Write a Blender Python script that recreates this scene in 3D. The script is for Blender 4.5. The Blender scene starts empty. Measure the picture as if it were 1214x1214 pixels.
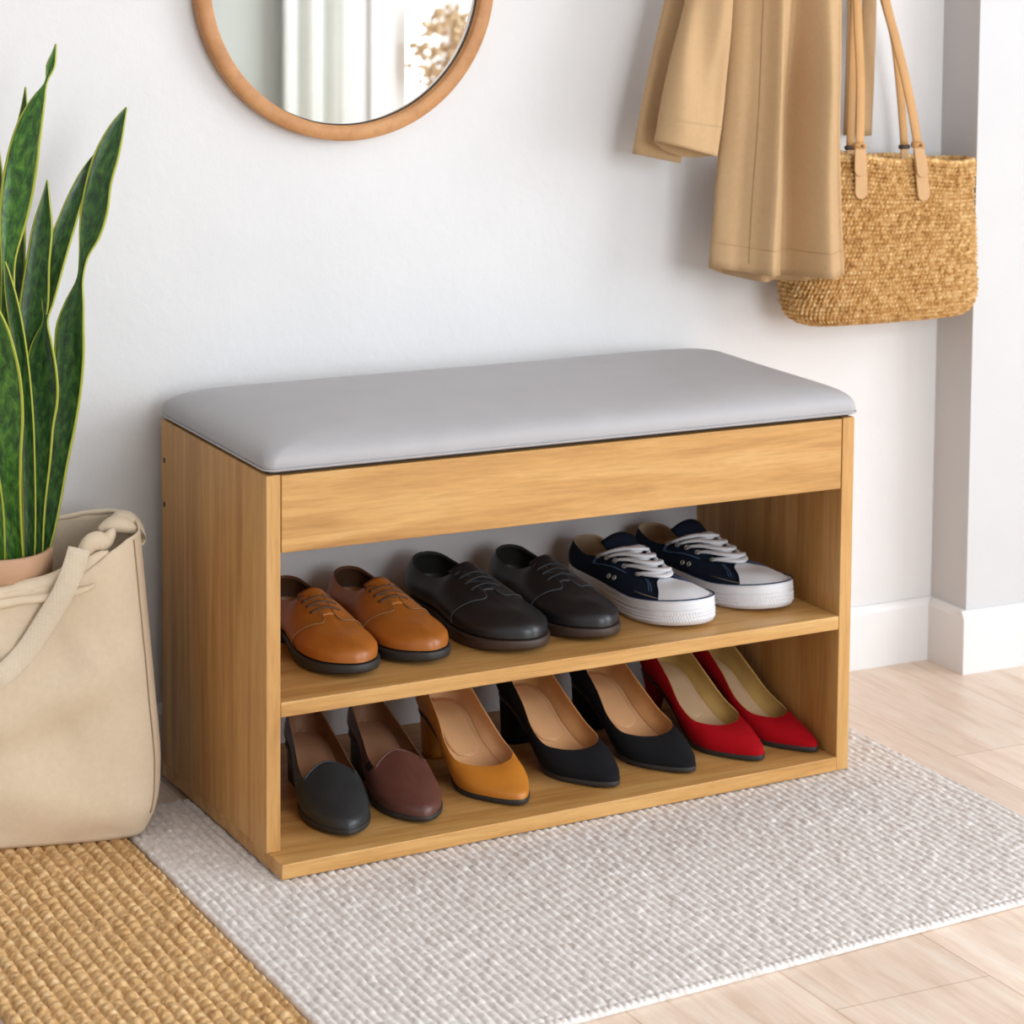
import bpy, bmesh, math, random
import numpy as np
from mathutils import Vector, Matrix
random.seed(4); rng = np.random.default_rng(4)
scn = bpy.context.scene; COL = scn.collection
PI = math.pi

# ------------------------------------------------------------------ helpers
def lin(r, g, b):
    f = lambda c: (c/255/12.92) if c/255 <= .04045 else ((c/255+.055)/1.055)**2.4
    return (f(r), f(g), f(b), 1)

def obj(name, V, F, mat=None, parent=None, smooth=True, uv=None):
    """one mesh object from vertex / face lists"""
    me = bpy.data.meshes.new(name)
    V = np.asarray(V, dtype=float).reshape(-1, 3)
    me.from_pydata(V.tolist(), [], [tuple(int(i) for i in f) for f in F])
    if uv is not None:
        l = me.uv_layers.new(name='UVMap')
        vi = np.zeros(len(me.loops), dtype=np.int32); me.loops.foreach_get('vertex_index', vi)
        l.data.foreach_set('uv', np.asarray(uv, dtype=np.float32)[vi].ravel())
    if smooth: me.polygons.foreach_set('use_smooth', [True]*len(me.polygons))
    bm = bmesh.new(); bm.from_mesh(me); bmesh.ops.recalc_face_normals(bm, faces=bm.faces); bm.to_mesh(me); bm.free()
    me.update()
    o = bpy.data.objects.new(name, me); COL.objects.link(o)
    if mat: me.materials.append(mat)
    if parent: o.parent = parent
    return o

def tag(o, label=None, cat=None, group=None, kind=None):
    if label: o['label'] = label
    if cat: o['category'] = cat
    if group: o['group'] = group
    if kind: o['kind'] = kind
    return o

def thing(name, label, cat, loc=(0, 0, 0), rz=0, group=None):
    o = bpy.data.objects.new(name, None); COL.objects.link(o)
    o.location = loc; o.rotation_euler = (0, 0, rz); o.empty_display_size = .05
    return tag(o, label, cat, group)

class MB:
    """collects shapes into one mesh"""
    def __init__(s): s.V = []; s.F = []
    def add(s, V, F):
        n = len(s.V); s.V += [tuple(v) for v in V]; s.F += [tuple(i+n for i in f) for f in F]; return s
    def build(s, name, mat, parent=None, smooth=True): return obj(name, s.V, s.F, mat, parent, smooth)

def gridF(nu, nv, cu=False, cv=False):
    F = []
    for i in range(nu if cu else nu-1):
        for j in range(nv if cv else nv-1):
            a, b = i*nv+j, ((i+1) % nu)*nv+j
            c, d = ((i+1) % nu)*nv+(j+1) % nv, i*nv+(j+1) % nv
            F.append((a, b, c, d))
    return F

def box(x0, x1, y0, y1, z0, z1):
    V = [(x, y, z) for x in (x0, x1) for y in (y0, y1) for z in (z0, z1)]
    F = [(0, 1, 3, 2), (4, 6, 7, 5), (0, 4, 5, 1), (2, 3, 7, 6), (0, 2, 6, 4), (1, 5, 7, 3)]
    return V, F

def bevel(o, w, seg=2):
    m = o.modifiers.new('bevel', 'BEVEL'); m.width = w; m.segments = seg; m.limit_method = 'ANGLE'
    m.angle_limit = math.radians(40)
    return o

def solid(o, t, off=-1):
    m = o.modifiers.new('solid', 'SOLIDIFY'); m.thickness = t; m.offset = off
    return o

def spl(P, n, closed=False):
    """smooth curve through points (chord-length Catmull-Rom)"""
    P = np.asarray(P, float); k = len(P)
    if k == 2: return np.linspace(P[0], P[1], n)
    d = np.linalg.norm(np.diff(P, axis=0), axis=1); d = np.maximum(d, 1e-6)
    T = np.concatenate([[0], np.cumsum(d)])
    M = np.zeros_like(P)
    for i in range(1, k-1):
        a, b = d[i-1], d[i]
        M[i] = ((P[i+1]-P[i])/b*a+(P[i]-P[i-1])/a*b)/(a+b)
    M[0] = 2*(P[1]-P[0])/d[0]-M[1]; M[-1] = 2*(P[-1]-P[-2])/d[-1]-M[-2]
    out = []
    for t in np.linspace(0, T[-1], n):
        i = min(int(np.searchsorted(T, t, 'right'))-1, k-2); h = d[i]; x = (t-T[i])/h
        out.append((2*x**3-3*x*x+1)*P[i]+(x**3-2*x*x+x)*h*M[i]+(3*x*x-2*x**3)*P[i+1]+(x**3-x*x)*h*M[i+1])
    return np.array(out)

def tube(P, r, seg=8, up=(0, 0, 1), r2=None, caps=True):
    """tube along points; r may be a list; r2 = second radius (along the side direction)"""
    P = np.asarray(P, float); n = len(P)
    r = np.broadcast_to(np.asarray(r, float), (n,)); r2 = r if r2 is None else np.broadcast_to(np.asarray(r2, float), (n,))
    T = np.gradient(P, axis=0); T /= np.linalg.norm(T, axis=1)[:, None]+1e-12
    V = []; side = None
    for i in range(n):
        u = np.array(up, float) if side is None else np.cross(side, T[i])
        s = np.cross(T[i], u)
        if np.linalg.norm(s) < 1e-6: s = np.cross(T[i], (1, .3, .1))
        s /= np.linalg.norm(s)
        if side is not None and s @ side < 0: s = -s
        side = s; w = np.cross(s, T[i])
        for k in range(seg):
            a = 2*PI*k/seg
            V.append(P[i]+s*math.cos(a)*r2[i]+w*math.sin(a)*r[i])
    F = gridF(n, seg, False, True)
    if caps: F += [tuple(range(seg))[::-1], tuple((n-1)*seg+k for k in range(seg))]
    return V, F

def ribbon(P, W, nrm, th):
    """flat strap: centre points, width vectors (half), normal vectors, thickness"""
    P = np.asarray(P, float); n = len(P)
    W = np.broadcast_to(np.asarray(W, float), (n, 3)); N = np.broadcast_to(np.asarray(nrm, float), (n, 3))
    V = []
    for i in range(n):
        for a, b in ((-1, -.5), (-.92, -1), (0, -1.1), (.92, -1), (1, -.5), (1, .5), (.92, 1), (0, 1.1), (-.92, 1), (-1, .5)):
            V.append(P[i]+W[i]*a+N[i]*b*th/2)
    F = gridF(n, 10, False, True)
    F += [tuple(range(10))[::-1], tuple((n-1)*10+k for k in range(10))]
    return V, F

def lathe(prof, n=48):
    V = []
    for i in range(n):
        a = 2*PI*i/n
        for r, z in prof: V.append((r*math.cos(a), r*math.sin(a), z))
    return V, gridF(n, len(prof), True, False)

def vnoise(x, y, seed=0):
    """smooth value noise, vectorised"""
    x = np.asarray(x, float); y = np.asarray(y, float)
    xi = np.floor(x).astype(int); yi = np.floor(y).astype(int); xf = x-xi; yf = y-yi
    def h(a, b):
        v = np.sin(a*127.1+b*311.7+seed*74.7)*43758.5453
        return v-np.floor(v)
    u = xf*xf*(3-2*xf); v = yf*yf*(3-2*yf)
    return (h(xi, yi)*(1-u)+h(xi+1, yi)*u)*(1-v)+(h(xi, yi+1)*(1-u)+h(xi+1, yi+1)*u)*v

# ------------------------------------------------------------------ camera (fitted to the bench)
CAMP = np.array([-1.055, -2.6749, 1.1053]); YAW, PIT, ROLL = -.4697, .0898, .008
FPX, SY = 3106., -462.45
_f = np.array([-math.sin(YAW)*math.cos(PIT), math.cos(YAW)*math.cos(PIT), -math.sin(PIT)])
_r = np.array([math.cos(YAW), math.sin(YAW), 0]); _u = np.cross(_r, _f)
R2 = _r*math.cos(ROLL)+_u*math.sin(ROLL); U2 = _u*math.cos(ROLL)-_r*math.sin(ROLL)
cd = bpy.data.cameras.new('camera'); cam = bpy.data.objects.new('camera', cd); COL.objects.link(cam)
cam.matrix_world = Matrix(((R2[0], U2[0], -_f[0], CAMP[0]), (R2[1], U2[1], -_f[1], CAMP[1]), (R2[2], U2[2], -_f[2], CAMP[2]), (0, 0, 0, 1)))
cd.sensor_width = 36; cd.lens = FPX/1214*36; cd.shift_y = SY/1214; cd.clip_start = .05
cd.dof.use_dof = True; cd.dof.focus_distance = 2.95; cd.dof.aperture_fstop = 9
scn.camera = cam

def at(u, v, ax, c):
    """the place where a sight line of the survey meets the plane axis = c"""
    d = _f+R2*(u-607)/FPX-U2*(v-607-SY)/FPX
    return CAMP+d*((c-CAMP[ax])/d[ax])
def atY(u, v, y): return at(u, v, 1, y)

# ------------------------------------------------------------------ materials
def newmat(name):
    m = bpy.data.materials.new(name); m.use_nodes = True; nt = m.node_tree
    return m, nt, nt.nodes['Principled BSDF']
def N(nt, t, **kw):
    n = nt.nodes.new(t)
    for k, v in kw.items():
        if k in n.inputs: n.inputs[k].default_value = v
        else: setattr(n, k, v)
    return n
def ramp(nt, fac, stops):
    r = nt.nodes.new('ShaderNodeValToRGB'); e = r.color_ramp.elements
    while len(e) < len(stops): e.new(.5)
    for q, (p, c) in zip(e, stops): q.position = p; q.color = c
    nt.links.new(fac, r.inputs[0]); return r.outputs[0]
def coords(nt, kind='Object', scale=(1, 1, 1), rot=(0, 0, 0)):
    tc = nt.nodes.new('ShaderNodeTexCoord'); mp = nt.nodes.new('ShaderNodeMapping')
    mp.inputs['Scale'].default_value = scale; mp.inputs['Rotation'].default_value = rot
    nt.links.new(tc.outputs[kind], mp.inputs[0]); return mp.outputs[0]
def noise(nt, vec, scale, detail=4, rough=.55, dist=0):
    n = N(nt, 'ShaderNodeTexNoise', Scale=scale, Detail=detail, Roughness=rough, Distortion=dist)
    nt.links.new(vec, n.inputs['Vector']); return n.outputs['Fac']
def bump(nt, bs, h, strength=.3, dist=.001):
    b = N(nt, 'ShaderNodeBump', Strength=strength, Distance=dist)
    nt.links.new(h, b.inputs['Height']); nt.links.new(b.outputs[0], bs.inputs['Normal'])
def mix(nt, fac, a, b, mode='MIX'):
    m = nt.nodes.new('ShaderNodeMix'); m.data_type = 'RGBA'; m.blend_type = mode
    for i, v in ((0, fac), (6, a), (7, b)):
        if hasattr(v, 'links') or hasattr(v, 'is_linked'): nt.links.new(v, m.inputs[i])
        else: m.inputs[i].default_value = v
    return m.outputs[2]

def wood(name, scale, cols, rough=.45, seed=0.):
    m, nt, bs = newmat(name)
    v = coords(nt, 'Object', scale)
    ad = N(nt, 'ShaderNodeVectorMath', operation='ADD'); nt.links.new(v, ad.inputs[0]); ad.inputs[1].default_value = (seed, seed*2, seed*3)
    v = ad.outputs[0]
    a = noise(nt, v, 3.2, 5, .6, .5); b = noise(nt, v, 22, 4, .65, .2); c = noise(nt, v, .8, 2, .5)
    base = ramp(nt, a, [(.28, cols[0]), (.5, cols[1]), (.75, cols[2])])
    fine = ramp(nt, b, [(.3, (.72, .68, .62, 1)), (.55, (1, 1, 1, 1))])
    col = mix(nt, .5, base, fine, 'MULTIPLY')
    big = ramp(nt, c, [(.3, (.86, .82, .78, 1)), (.7, (1, 1, 1, 1))])
    nt.links.new(mix(nt, .6, col, big, 'MULTIPLY'), bs.inputs['Base Color'])
    bs.inputs['Roughness'].default_value = rough
    bump(nt, bs, b, .12, .0006)
    return m
OAK = [lin(174, 124, 64), lin(202, 152, 88), lin(217, 173, 111)]
M = {}
M['oak_x'] = wood('oak_grain_along', (1.1, 14, 14), OAK, .42)
M['oak_z'] = wood('oak_grain_upright', (13, 13, .9), OAK, .45, 3.)
M['ash'] = wood('mirror_frame_wood', (5, 5, 5), [lin(178, 122, 72), lin(194, 138, 86), lin(206, 152, 100)], .5, 8.)

def plaster(name, col, b=.25):
    m, nt, bs = newmat(name); v = coords(nt, 'Object')
    a = noise(nt, v, 55, 5, .6); c = noise(nt, v, 9, 3, .5)
    nt.links.new(ramp(nt, c, [(.3, tuple(x*.97 for x in col[:3])+(1,)), (.7, col)]), bs.inputs['Base Color'])
    bs.inputs['Roughness'].default_value = .85; bump(nt, bs, a, b, .004); return m
M['wall'] = plaster('white_plaster', lin(226, 224, 224), .18)
M['back_board'] = plaster('grey_back_board', lin(206, 203, 205), .01)
M['grey_wall'] = plaster('soft_grey_wall', lin(190, 194, 190), .05)
M['paint'] = plaster('white_gloss_paint', lin(231, 229, 229), .02); M['paint'].node_tree.nodes['Principled BSDF'].inputs['Roughness'].default_value = .4
M['pier'] = plaster('smooth_white_wall', lin(208, 207, 208), .06)

def floor_mat():
    m, nt, bs = newmat('pale_oak_planks')
    v = coords(nt, 'Object', (1, 1, 1), (0, 0, PI/2))
    br = N(nt, 'ShaderNodeTexBrick', Scale=1.0); nt.links.new(v, br.inputs['Vector'])
    br.inputs['Color1'].default_value = (1, 1, 1, 1); br.inputs['Color2'].default_value = (.86, .84, .82, 1); br.inputs['Mortar'].default_value = (.68, .6, .53, 1)
    br.inputs['Mortar Size'].default_value = .0012; br.inputs['Brick Width'].default_value = 1.15; br.inputs['Row Height'].default_value = .19
    br.inputs['Mortar Smooth'].default_value = .2
    g = coords(nt, 'Object', (12, 1.2, 1)); a = noise(nt, g, 3, 6, .62, .8); b = noise(nt, g, 18, 4, .6)
    s = coords(nt, 'Object', (4, 1.4, 1)); c = noise(nt, s, 3.3, 3, .5)
    col = ramp(nt, a, [(.28, lin(226, 198, 175)), (.5, lin(245, 223, 204)), (.72, lin(250, 235, 221))])
    col = mix(nt, .45, col, ramp(nt, b, [(.3, (.84, .8, .76, 1)), (.6, (1, 1, 1, 1))]), 'MULTIPLY')
    col = mix(nt, .5, col, ramp(nt, c, [(.3, (.84, .8, .77, 1)), (.62, (1, 1, 1, 1))]), 'MULTIPLY')
    col = mix(nt, .9, col, br.outputs['Color'], 'MULTIPLY')
    nt.links.new(col, bs.inputs['Base Color']); bs.inputs['Roughness'].default_value = .38
    bump(nt, bs, b, .08, .0006); return m
M['floor'] = floor_mat()

def leather(name, col, rough=.4, var=.25, bscale=220, bstr=.12, dark=None):
    m, nt, bs = newmat(name); v = coords(nt, 'Object')
    a = noise(nt, v, 16, 4, .55); b = noise(nt, v, bscale, 3, .6)
    d = dark or tuple(x*(1-var) for x in col[:3])+(1,)
    nt.links.new(ramp(nt, a, [(.3, d), (.62, col)]), bs.inputs['Base Color'])
    bs.inputs['Roughness'].default_value = rough; bump(nt, bs, b, bstr, .0006); return m
def suede(name, col, sheen=.4):
    m = leather(name, col, .95, .2, 600, .25); bs = m.node_tree.nodes['Principled BSDF']
    bs.inputs['Sheen Weight'].default_value = sheen; bs.inputs['Sheen Roughness'].default_value = .5; bs.inputs['Specular IOR Level'].default_value = .15
    bs.inputs['Sheen Tint'].default_value = col; return m
M['tan_leather'] = leather('tan_leather', lin(180, 106, 40), .36, .38)
M['tan_dark'] = leather('brown_lining', lin(84, 52, 28), .6)
M['black_leather'] = leather('black_leather', lin(36, 36, 39), .36, .3)
M['black_lining'] = leather('black_lining', lin(32, 29, 28), .7)
M['char_leather'] = leather('charcoal_leather', lin(46, 50, 53), .38, .25)
M['wine_leather'] = leather('wine_brown_leather', lin(100, 62, 54), .38, .25)
M['cognac'] = leather('cognac_leather', lin(204, 128, 44), .42, .3, 160, .15)
M['black_suede'] = suede('black_suede', lin(26, 26, 29), .15)
M['red_suede'] = suede('red_suede', lin(168, 9, 22), .2)
M['rubber'] = leather('black_rubber', lin(44, 42, 41), .55, .2, 300, .2)
M['welt'] = leather('dark_brown_welt', lin(66, 50, 42), .5, .3)
M['peach'] = leather('peach_lining_leather', lin(222, 172, 124), .6, .12)
M['peach_dark'] = leather('tan_lining_leather', lin(206, 152, 98), .55, .2)
M['beige'] = leather('beige_insole_leather', lin(214, 182, 146), .6, .12)
M['olive_beige'] = leather('mustard_beige_lining', lin(200, 164, 96), .55, .15)
M['brown_lining'] = leather('brown_lining_leather', lin(140, 98, 68), .6, .25)
M['brown_insole'] = leather('brown_insole_leather', lin(172, 128, 98), .6, .2)
M['lace_brown'] = leather('brown_lace', lin(98, 66, 46), .8)
M['lace_black'] = leather('black_lace', lin(38, 38, 40), .75)
M['lace_white'] = leather('white_lace', lin(226, 226, 232), .85, .08, 500, .4)
M['white_rubber'] = leather('white_rubber', lin(228, 228, 233), .45, .05, 500, .05)
M['stitch'] = leather('pale_stitching', lin(150, 110, 70), .8)
M['stitch_grey'] = leather('grey_stitching', lin(66, 67, 72), .8)
M['stitch_blue'] = leather('blue_stitching', lin(84, 108, 150), .8)
M['metal'] = leather('eyelet_metal', lin(196, 192, 184), .3); M['metal'].node_tree.nodes['Principled BSDF'].inputs['Metallic'].default_value = .7
M['brass'] = leather('dull_brass', lin(150, 118, 76), .4); M['brass'].node_tree.nodes['Principled BSDF'].inputs['Metallic'].default_value = .6
M['ink'] = leather('dark_print', lin(60, 52, 46), .8)

def fabric(name, col, scale=900, var=.12, bstr=.35, rough=.9, dark=None, big=5):
    m, nt, bs = newmat(name); v = coords(nt, 'Object')
    w1 = N(nt, 'ShaderNodeTexWave', Scale=scale/6.28); w1.bands_direction = 'X'; w2 = N(nt, 'ShaderNodeTexWave', Scale=scale/6.28); w2.bands_direction = 'Z'
    for w in (w1, w2): w.inputs['Distortion'].default_value = 1.5; w.inputs['Detail'].default_value = 1; nt.links.new(v, w.inputs['Vector'])
    ad = N(nt, 'ShaderNodeMath', operation='ADD'); nt.links.new(w1.outputs['Fac'], ad.inputs[0]); nt.links.new(w2.outputs['Fac'], ad.inputs[1])
    a = noise(nt, v, big, 3, .5); b = noise(nt, v, 140, 3, .7)
    d = dark or tuple(x*(1-var) for x in col[:3])+(1,)
    c = ramp(nt, a, [(.3, d), (.7, col)])
    c = mix(nt, .5, c, ramp(nt, b, [(.3, (.88, .87, .85, 1)), (.7, (1, 1, 1, 1))]), 'MULTIPLY')
    nt.links.new(c, bs.inputs['Base Color']); bs.inputs['Roughness'].default_value = rough
    bs.inputs['Specular IOR Level'].default_value = .2
    bump(nt, bs, ad.outputs[0], bstr, .0005); return m
M['grey_vinyl'] = leather('grey_upholstery', lin(173, 170, 172), .5, .05, 500, .12)
M['canvas'] = fabric('natural_canvas', lin(244, 223, 195), 2200, .07)
M['seam_beige'] = leather('beige_seam', lin(178, 152, 124), .9)
M['canvas_strap'] = fabric('cream_webbing', lin(246, 229, 204), 1600, .06, .6)
M['trench'] = fabric('camel_cotton', lin(194, 160, 120), 3000, .07, .15, .85)
M['trench_seam'] = fabric('camel_thread', lin(178, 143, 103), 3000, .07, .15)
M['trench_in'] = fabric('camel_inside', lin(160, 122, 78), 3000, .1, .15)
M['denim'] = fabric('navy_canvas', lin(20, 31, 50), 2500, .25, .4)
M['denim2'] = fabric('navy_trim', lin(30, 50, 86), 2500, .2, .4)
M['sock_lining'] = fabric('tan_cloth_lining', lin(216, 192, 164), 2500, .1, .3)
M['strap_tan'] = leather('tan_strap_leather', lin(196, 146, 88), .55, .15)
M['tab_tan'] = leather('pale_tan_leather', lin(196, 154, 106), .6, .1)

def yarn(name, c0, c1, c2, fine=300, rough=.95):
    """yarn colours: pockets between loops stay the yarn's own colour, light makes them dark"""
    m, nt, bs = newmat(name); v = coords(nt, 'Object')
    a = noise(nt, v, 120, 3, .6); b = noise(nt, v, fine, 3, .7); c = noise(nt, v, 4, 2, .5)
    col = ramp(nt, a, [(.3, c0), (.5, c1), (.7, c2)])
    col = mix(nt, .5, col, ramp(nt, b, [(.3, (.8, .77, .74, 1)), (.65, (1, 1, 1, 1))]), 'MULTIPLY')
    col = mix(nt, .5, col, ramp(nt, c, [(.3, (.9, .89, .88, 1)), (.7, (1, 1, 1, 1))]), 'MULTIPLY')
    nt.links.new(col, bs.inputs['Base Color']); bs.inputs['Roughness'].default_value = rough
    bs.inputs['Specular IOR Level'].default_value = .1; bump(nt, bs, b, .5, .0008); return m
M['wool'] = yarn('oat_wool_yarn', lin(218, 208, 202), lin(236, 229, 225), lin(245, 241, 238))
M['jute'] = yarn('jute_yarn', lin(186, 142, 92), lin(222, 180, 126), lin(244, 212, 166))
M['straw'] = yarn('straw', lin(168, 120, 66), lin(214, 170, 110), lin(243, 212, 162), 400, .7)

def leaf_mat(name, bright=1.):
    m, nt, bs = newmat(name); v = coords(nt, 'UV')
    sx = nt.nodes.new('ShaderNodeSeparateXYZ'); nt.links.new(v, sx.inputs[0])
    mp = N(nt, 'ShaderNodeMapping'); mp.inputs['Scale'].default_value = (2.2, 26, 1); nt.links.new(v, mp.inputs[0])
    a = noise(nt, mp.outputs[0], 2.2, 5, .65, .4)
    mp2 = N(nt, 'ShaderNodeMapping'); mp2.inputs['Scale'].default_value = (14, 1.2, 1); nt.links.new(v, mp2.inputs[0])
    st = noise(nt, mp2.outputs[0], 1.5, 2, .5)
    g = ramp(nt, a, [(.34, lin(20*bright, 44*bright, 22)), (.5, lin(44*bright, 82*bright, 33)), (.7, lin(82*bright, 118*bright, 54))])
    g = mix(nt, .5, g, ramp(nt, st, [(.35, (.6, .7, .6, 1)), (.65, (1, 1, 1, 1))]), 'MULTIPLY')
    e = N(nt, 'ShaderNodeMath', operation='SUBTRACT'); nt.links.new(sx.outputs[0], e.inputs[0]); e.inputs[1].default_value = .5
    e2 = N(nt, 'ShaderNodeMath', operation='ABSOLUTE'); nt.links.new(e.outputs[0], e2.inputs[0])
    mask = ramp(nt, e2.outputs[0], [(.44, (0, 0, 0, 1)), (.46, (1, 1, 1, 1))])
    col = mix(nt, mask, g, lin(172, 176, 62))
    nt.links.new(col, bs.inputs['Base Color']); bs.inputs['Roughness'].default_value = .38
    return m
M['leaf'] = leaf_mat('snake_plant_leaf'); M['leaf_light'] = leaf_mat('snake_plant_leaf_pale', 1.3)
M['pot'] = leather('peach_clay', lin(206, 164, 132), .8, .06)
M['soil'] = leather('potting_soil', lin(52, 40, 32), .95, .4, 90, .8)
m, nt, bs = newmat('mirror_silver'); bs.inputs['Metallic'].default_value = 1; bs.inputs['Roughness'].default_value = .0; bs.inputs['Base Color'].default_value = lin(240, 243, 241); M['mirror'] = m
M['black'] = leather('black_edge', lin(30, 28, 27), .5)
M['curtain'] = fabric('grey_linen_curtain', lin(226, 228, 224), 1200, .05)
m, nt, bs = newmat('window_glass'); bs.inputs['Transmission Weight'].default_value = 1; bs.inputs['Roughness'].default_value = 0; bs.inputs['IOR'].default_value = 1.02; bs.inputs['Specular IOR Level'].default_value = .1; M['glass'] = m
M['flower'] = leather('dried_flower', lin(226, 196, 158), .9, .2)
M['vase'] = leather('white_ceramic', lin(226, 222, 216), .3, .05)

# ------------------------------------------------------------------ the room
FZ = -.008; YW = .377; PX = 1.1836; PY = .2926
XL, XR, YF, ZC = -2.3, 3.0, -3.75, 2.5
def struct(name, V, F, mat, smooth=False): return tag(obj(name, V, F, mat, None, smooth), kind='structure')
def wall_with_hole(name, axis, c0, c1, a0, a1, holes, mat):
    """wall slab between c0..c1 on its axis, running a0..a1, with openings (p0,p1,z0,z1)"""
    mb = MB(); xs = sorted({a0, a1}|{h[0] for h in holes}|{h[1] for h in holes})
    for p, q in zip(xs[:-1], xs[1:]):
        hs = [h for h in holes if h[0] <= p+1e-6 and h[1] >= q-1e-6]
        segs = [(FZ, ZC)] if not hs else [(FZ, hs[0][2]), (hs[0][3], ZC)]
        for z0, z1 in segs:
            if z1-z0 < .002: continue
            mb.add(*(box(p, q, c0, c1, z0, z1) if axis == 'y' else box(c0, c1, p, q, z0, z1)))
    return tag(mb.build(name, mat, None, False), kind='structure')
struct('floor', *box(XL-.1, XR+.1, YF-.1, YW+.1, FZ-.05, FZ), M['floor'])
struct('ceiling', *box(XL-.1, XR+.1, YF-.1, YW+.1, ZC, ZC+.05), M['pier'])
struct('wall_back', *box(XL-.1, PX+.05, YW, YW+.1, FZ, ZC), M['wall'])
pier = struct('wall_pier', *box(PX, XR+.1, PY, YW+.1, FZ, ZC), M['pier'])
struct('wall_left', *box(XL-.1, XL, YF, YW, FZ, ZC), M['pier'])
WR = (-3.1, -.75, .25, 2.35)             # opening in the right wall
wall_with_hole('wall_right', 'x', XR, XR+.1, YF, YW, [WR], M['pier'])
WF = [(-.1, 1.45, .5, 2.3), (2.16, 2.85, .12, 2.3)]   # openings in the wall behind the camera, the first added for fill light
wall_with_hole('wall_front', 'y', YF-.1, YF, XL-.1, XR+.1, WF, M['grey_wall'])

def skirting(name, p, q, nrm, h=.0905, th=.012):
    p = np.array(p, float); q = np.array(q, float); n = np.array(nrm, float)
    prof = [(0, 0), (th, 0), (th, h-.010), (th-.003, h-.004), (th-.006, h), (0, h)]
    V = [tuple(b+n*d)+(FZ+z,) for b in (p, q) for d, z in prof]
    k = len(prof); F = [(i, (i+1) % k, k+(i+1) % k, k+i) for i in range(k)]+[tuple(range(k))[::-1], tuple(range(k, 2*k))]
    return struct(name, V, F, M['paint'])
skirting('baseboard_back', (XL, YW), (PX, YW), (0, -1))
skirting('baseboard_pier_side', (PX, YW-.012), (PX, PY), (-1, 0))
skirting('baseboard_pier', (PX-.0121, PY), (XR, PY), (0, -1))
skirting('baseboard_left', (XL, YF), (XL, YW), (1, 0))

def window_frame(name, axis, c, p0, p1, z0, z1, bars):
    mb = MB(); w = .06; g = .05
    def b(a0, a1, s0, s1, d0, d1):
        mb.add(*(box(a0, a1, c+d0, c+d1, s0, s1) if axis == 'y' else box(c+d0, c+d1, a0, a1, s0, s1)))
    b(p0, p0+w, z0, z1, -g, g); b(p1-w, p1, z0, z1, -g, g); b(p0+w, p1-w, z0, z0+w, -g, g); b(p0+w, p1-w, z1-w, z1, -g, g)
    for t in bars: x = p0+(p1-p0)*t; b(x-.022, x+.022, z0+w, z1-w, -.03, .03)
    o = tag(mb.build(name, M['paint'], None, False), kind='structure')
    return o
window_frame('window_1', 'x', XR+.05, *WR, [1/3, 2/3])
window_frame('added_fill_window', 'y', YF-.05, *WF[0], [.5])  # unseen window, added so fill light can enter from the front
window_frame('window_3', 'y', YF-.05, *WF[1], [.33])
# casing of window 3 on the room side (its jamb shows in the mirror)
mb = MB()
for x0, x1, d in ((2.01, 2.085, .03), (2.0855, 2.165, .045)): mb.add(*box(x0, x1, YF, YF+d, FZ, 2.4))
mb.add(*box(2.85, 2.96, YF, YF+.03, FZ, 2.4)); mb.add(*box(2.165, 2.85, YF, YF+.03, 2.3, 2.4)); mb.add(*box(2.165, 2.85, YF, YF+.12, .09, .12))
tag(mb.build('trim_1', M['paint'], None, False), kind='structure')

# pale curtain beside window 3, seen only in the mirror
nx, nz = 120, 6; V = []
for i in range(nx):
    s = i/(nx-1)
    for j in range(nz): V.append((1.80+.20*s, YF+.05+.016*math.sin(s*15+.6)+.004*math.sin(s*33+1), .02+2.36*j/(nz-1)))
cu = obj('curtain', V, gridF(nx, nz), M['curtain']); solid(cu, .004)
tag(cu, 'pale grey curtain reflected at the left of the round mirror', 'curtain')

# vase of dried flowers on the sill of window 3, seen only in the mirror
vz = .121
fv = thing('dried_flower_vase', 'blurred beige dried flowers reflected in the right of the round mirror', 'flowers', (2.30, YF+.062, vz))
V, F = lathe([(0.001, 0), (.03, 0), (.045, .03), (.05, .09), (.035, .15), (.022, .19), (.027, .21), (.022, .208), (.016, .18), (.001, .17)], 32)
obj('vase', V, F, M['vase'], fv)
mb = MB(); ms = MB()
for k in range(26):
    a = random.uniform(0, 2*PI); sp = random.uniform(.01, .10); h = random.uniform(.34, .60)
    tip = np.array([sp*math.cos(a), .55*sp*math.sin(a)+.03, h])
    ms.add(*tube(spl([(0, 0, .18), tip*np.array([.4, .4, 1])*.6+np.array([0, 0, .08]), tip], 8), .0015, 5))
    for q in range(14):
        c = tip+rng.normal(0, .022, 3); r = random.uniform(.007, .014); d = rng.normal(0, 1, 3); d /= np.linalg.norm(d)
        mb.add(*tube([c-d*r, c-d*r*.5, c, c+d*r*.6, c+d*r*1.2], [r*.2, r*.75, r*.8, r*.5, r*.1], 6))
ms.build('stems', M['peach_dark'], fv); mb.build('flower_heads', M['flower'], fv)

# ------------------------------------------------------------------ the shoe bench
W, D, H, T = .7851, .3507, .45, .0175
bench = thing('shoe_bench', 'oak shoe bench with a grey padded seat, against the white wall', 'bench')
ZB = .0176; FA = .3607
def pbox(name, x0, x1, y0, y1, z0, z1, mat, b=.0012, parent=bench):
    o = obj(name, *box(x0, x1, y0, y1, z0, z1), mat, parent, False); return bevel(o, b)
lp = pbox('side_panel', 0, T, 0, D, ZB+.0002, H, M['oak_z'])
rp = pbox('side_panel', W-T, W, 0, D, 0, H, M['oak_z'])
# base: its front edge stands forward at the left and runs flush at the right
PJ = .0385
V = [(x, y, z) for x, y in ((.0, D), (.0035, -PJ), (W-T-.0004, -.001), (W-T-.0004, D)) for z in (0, ZB)]
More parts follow.
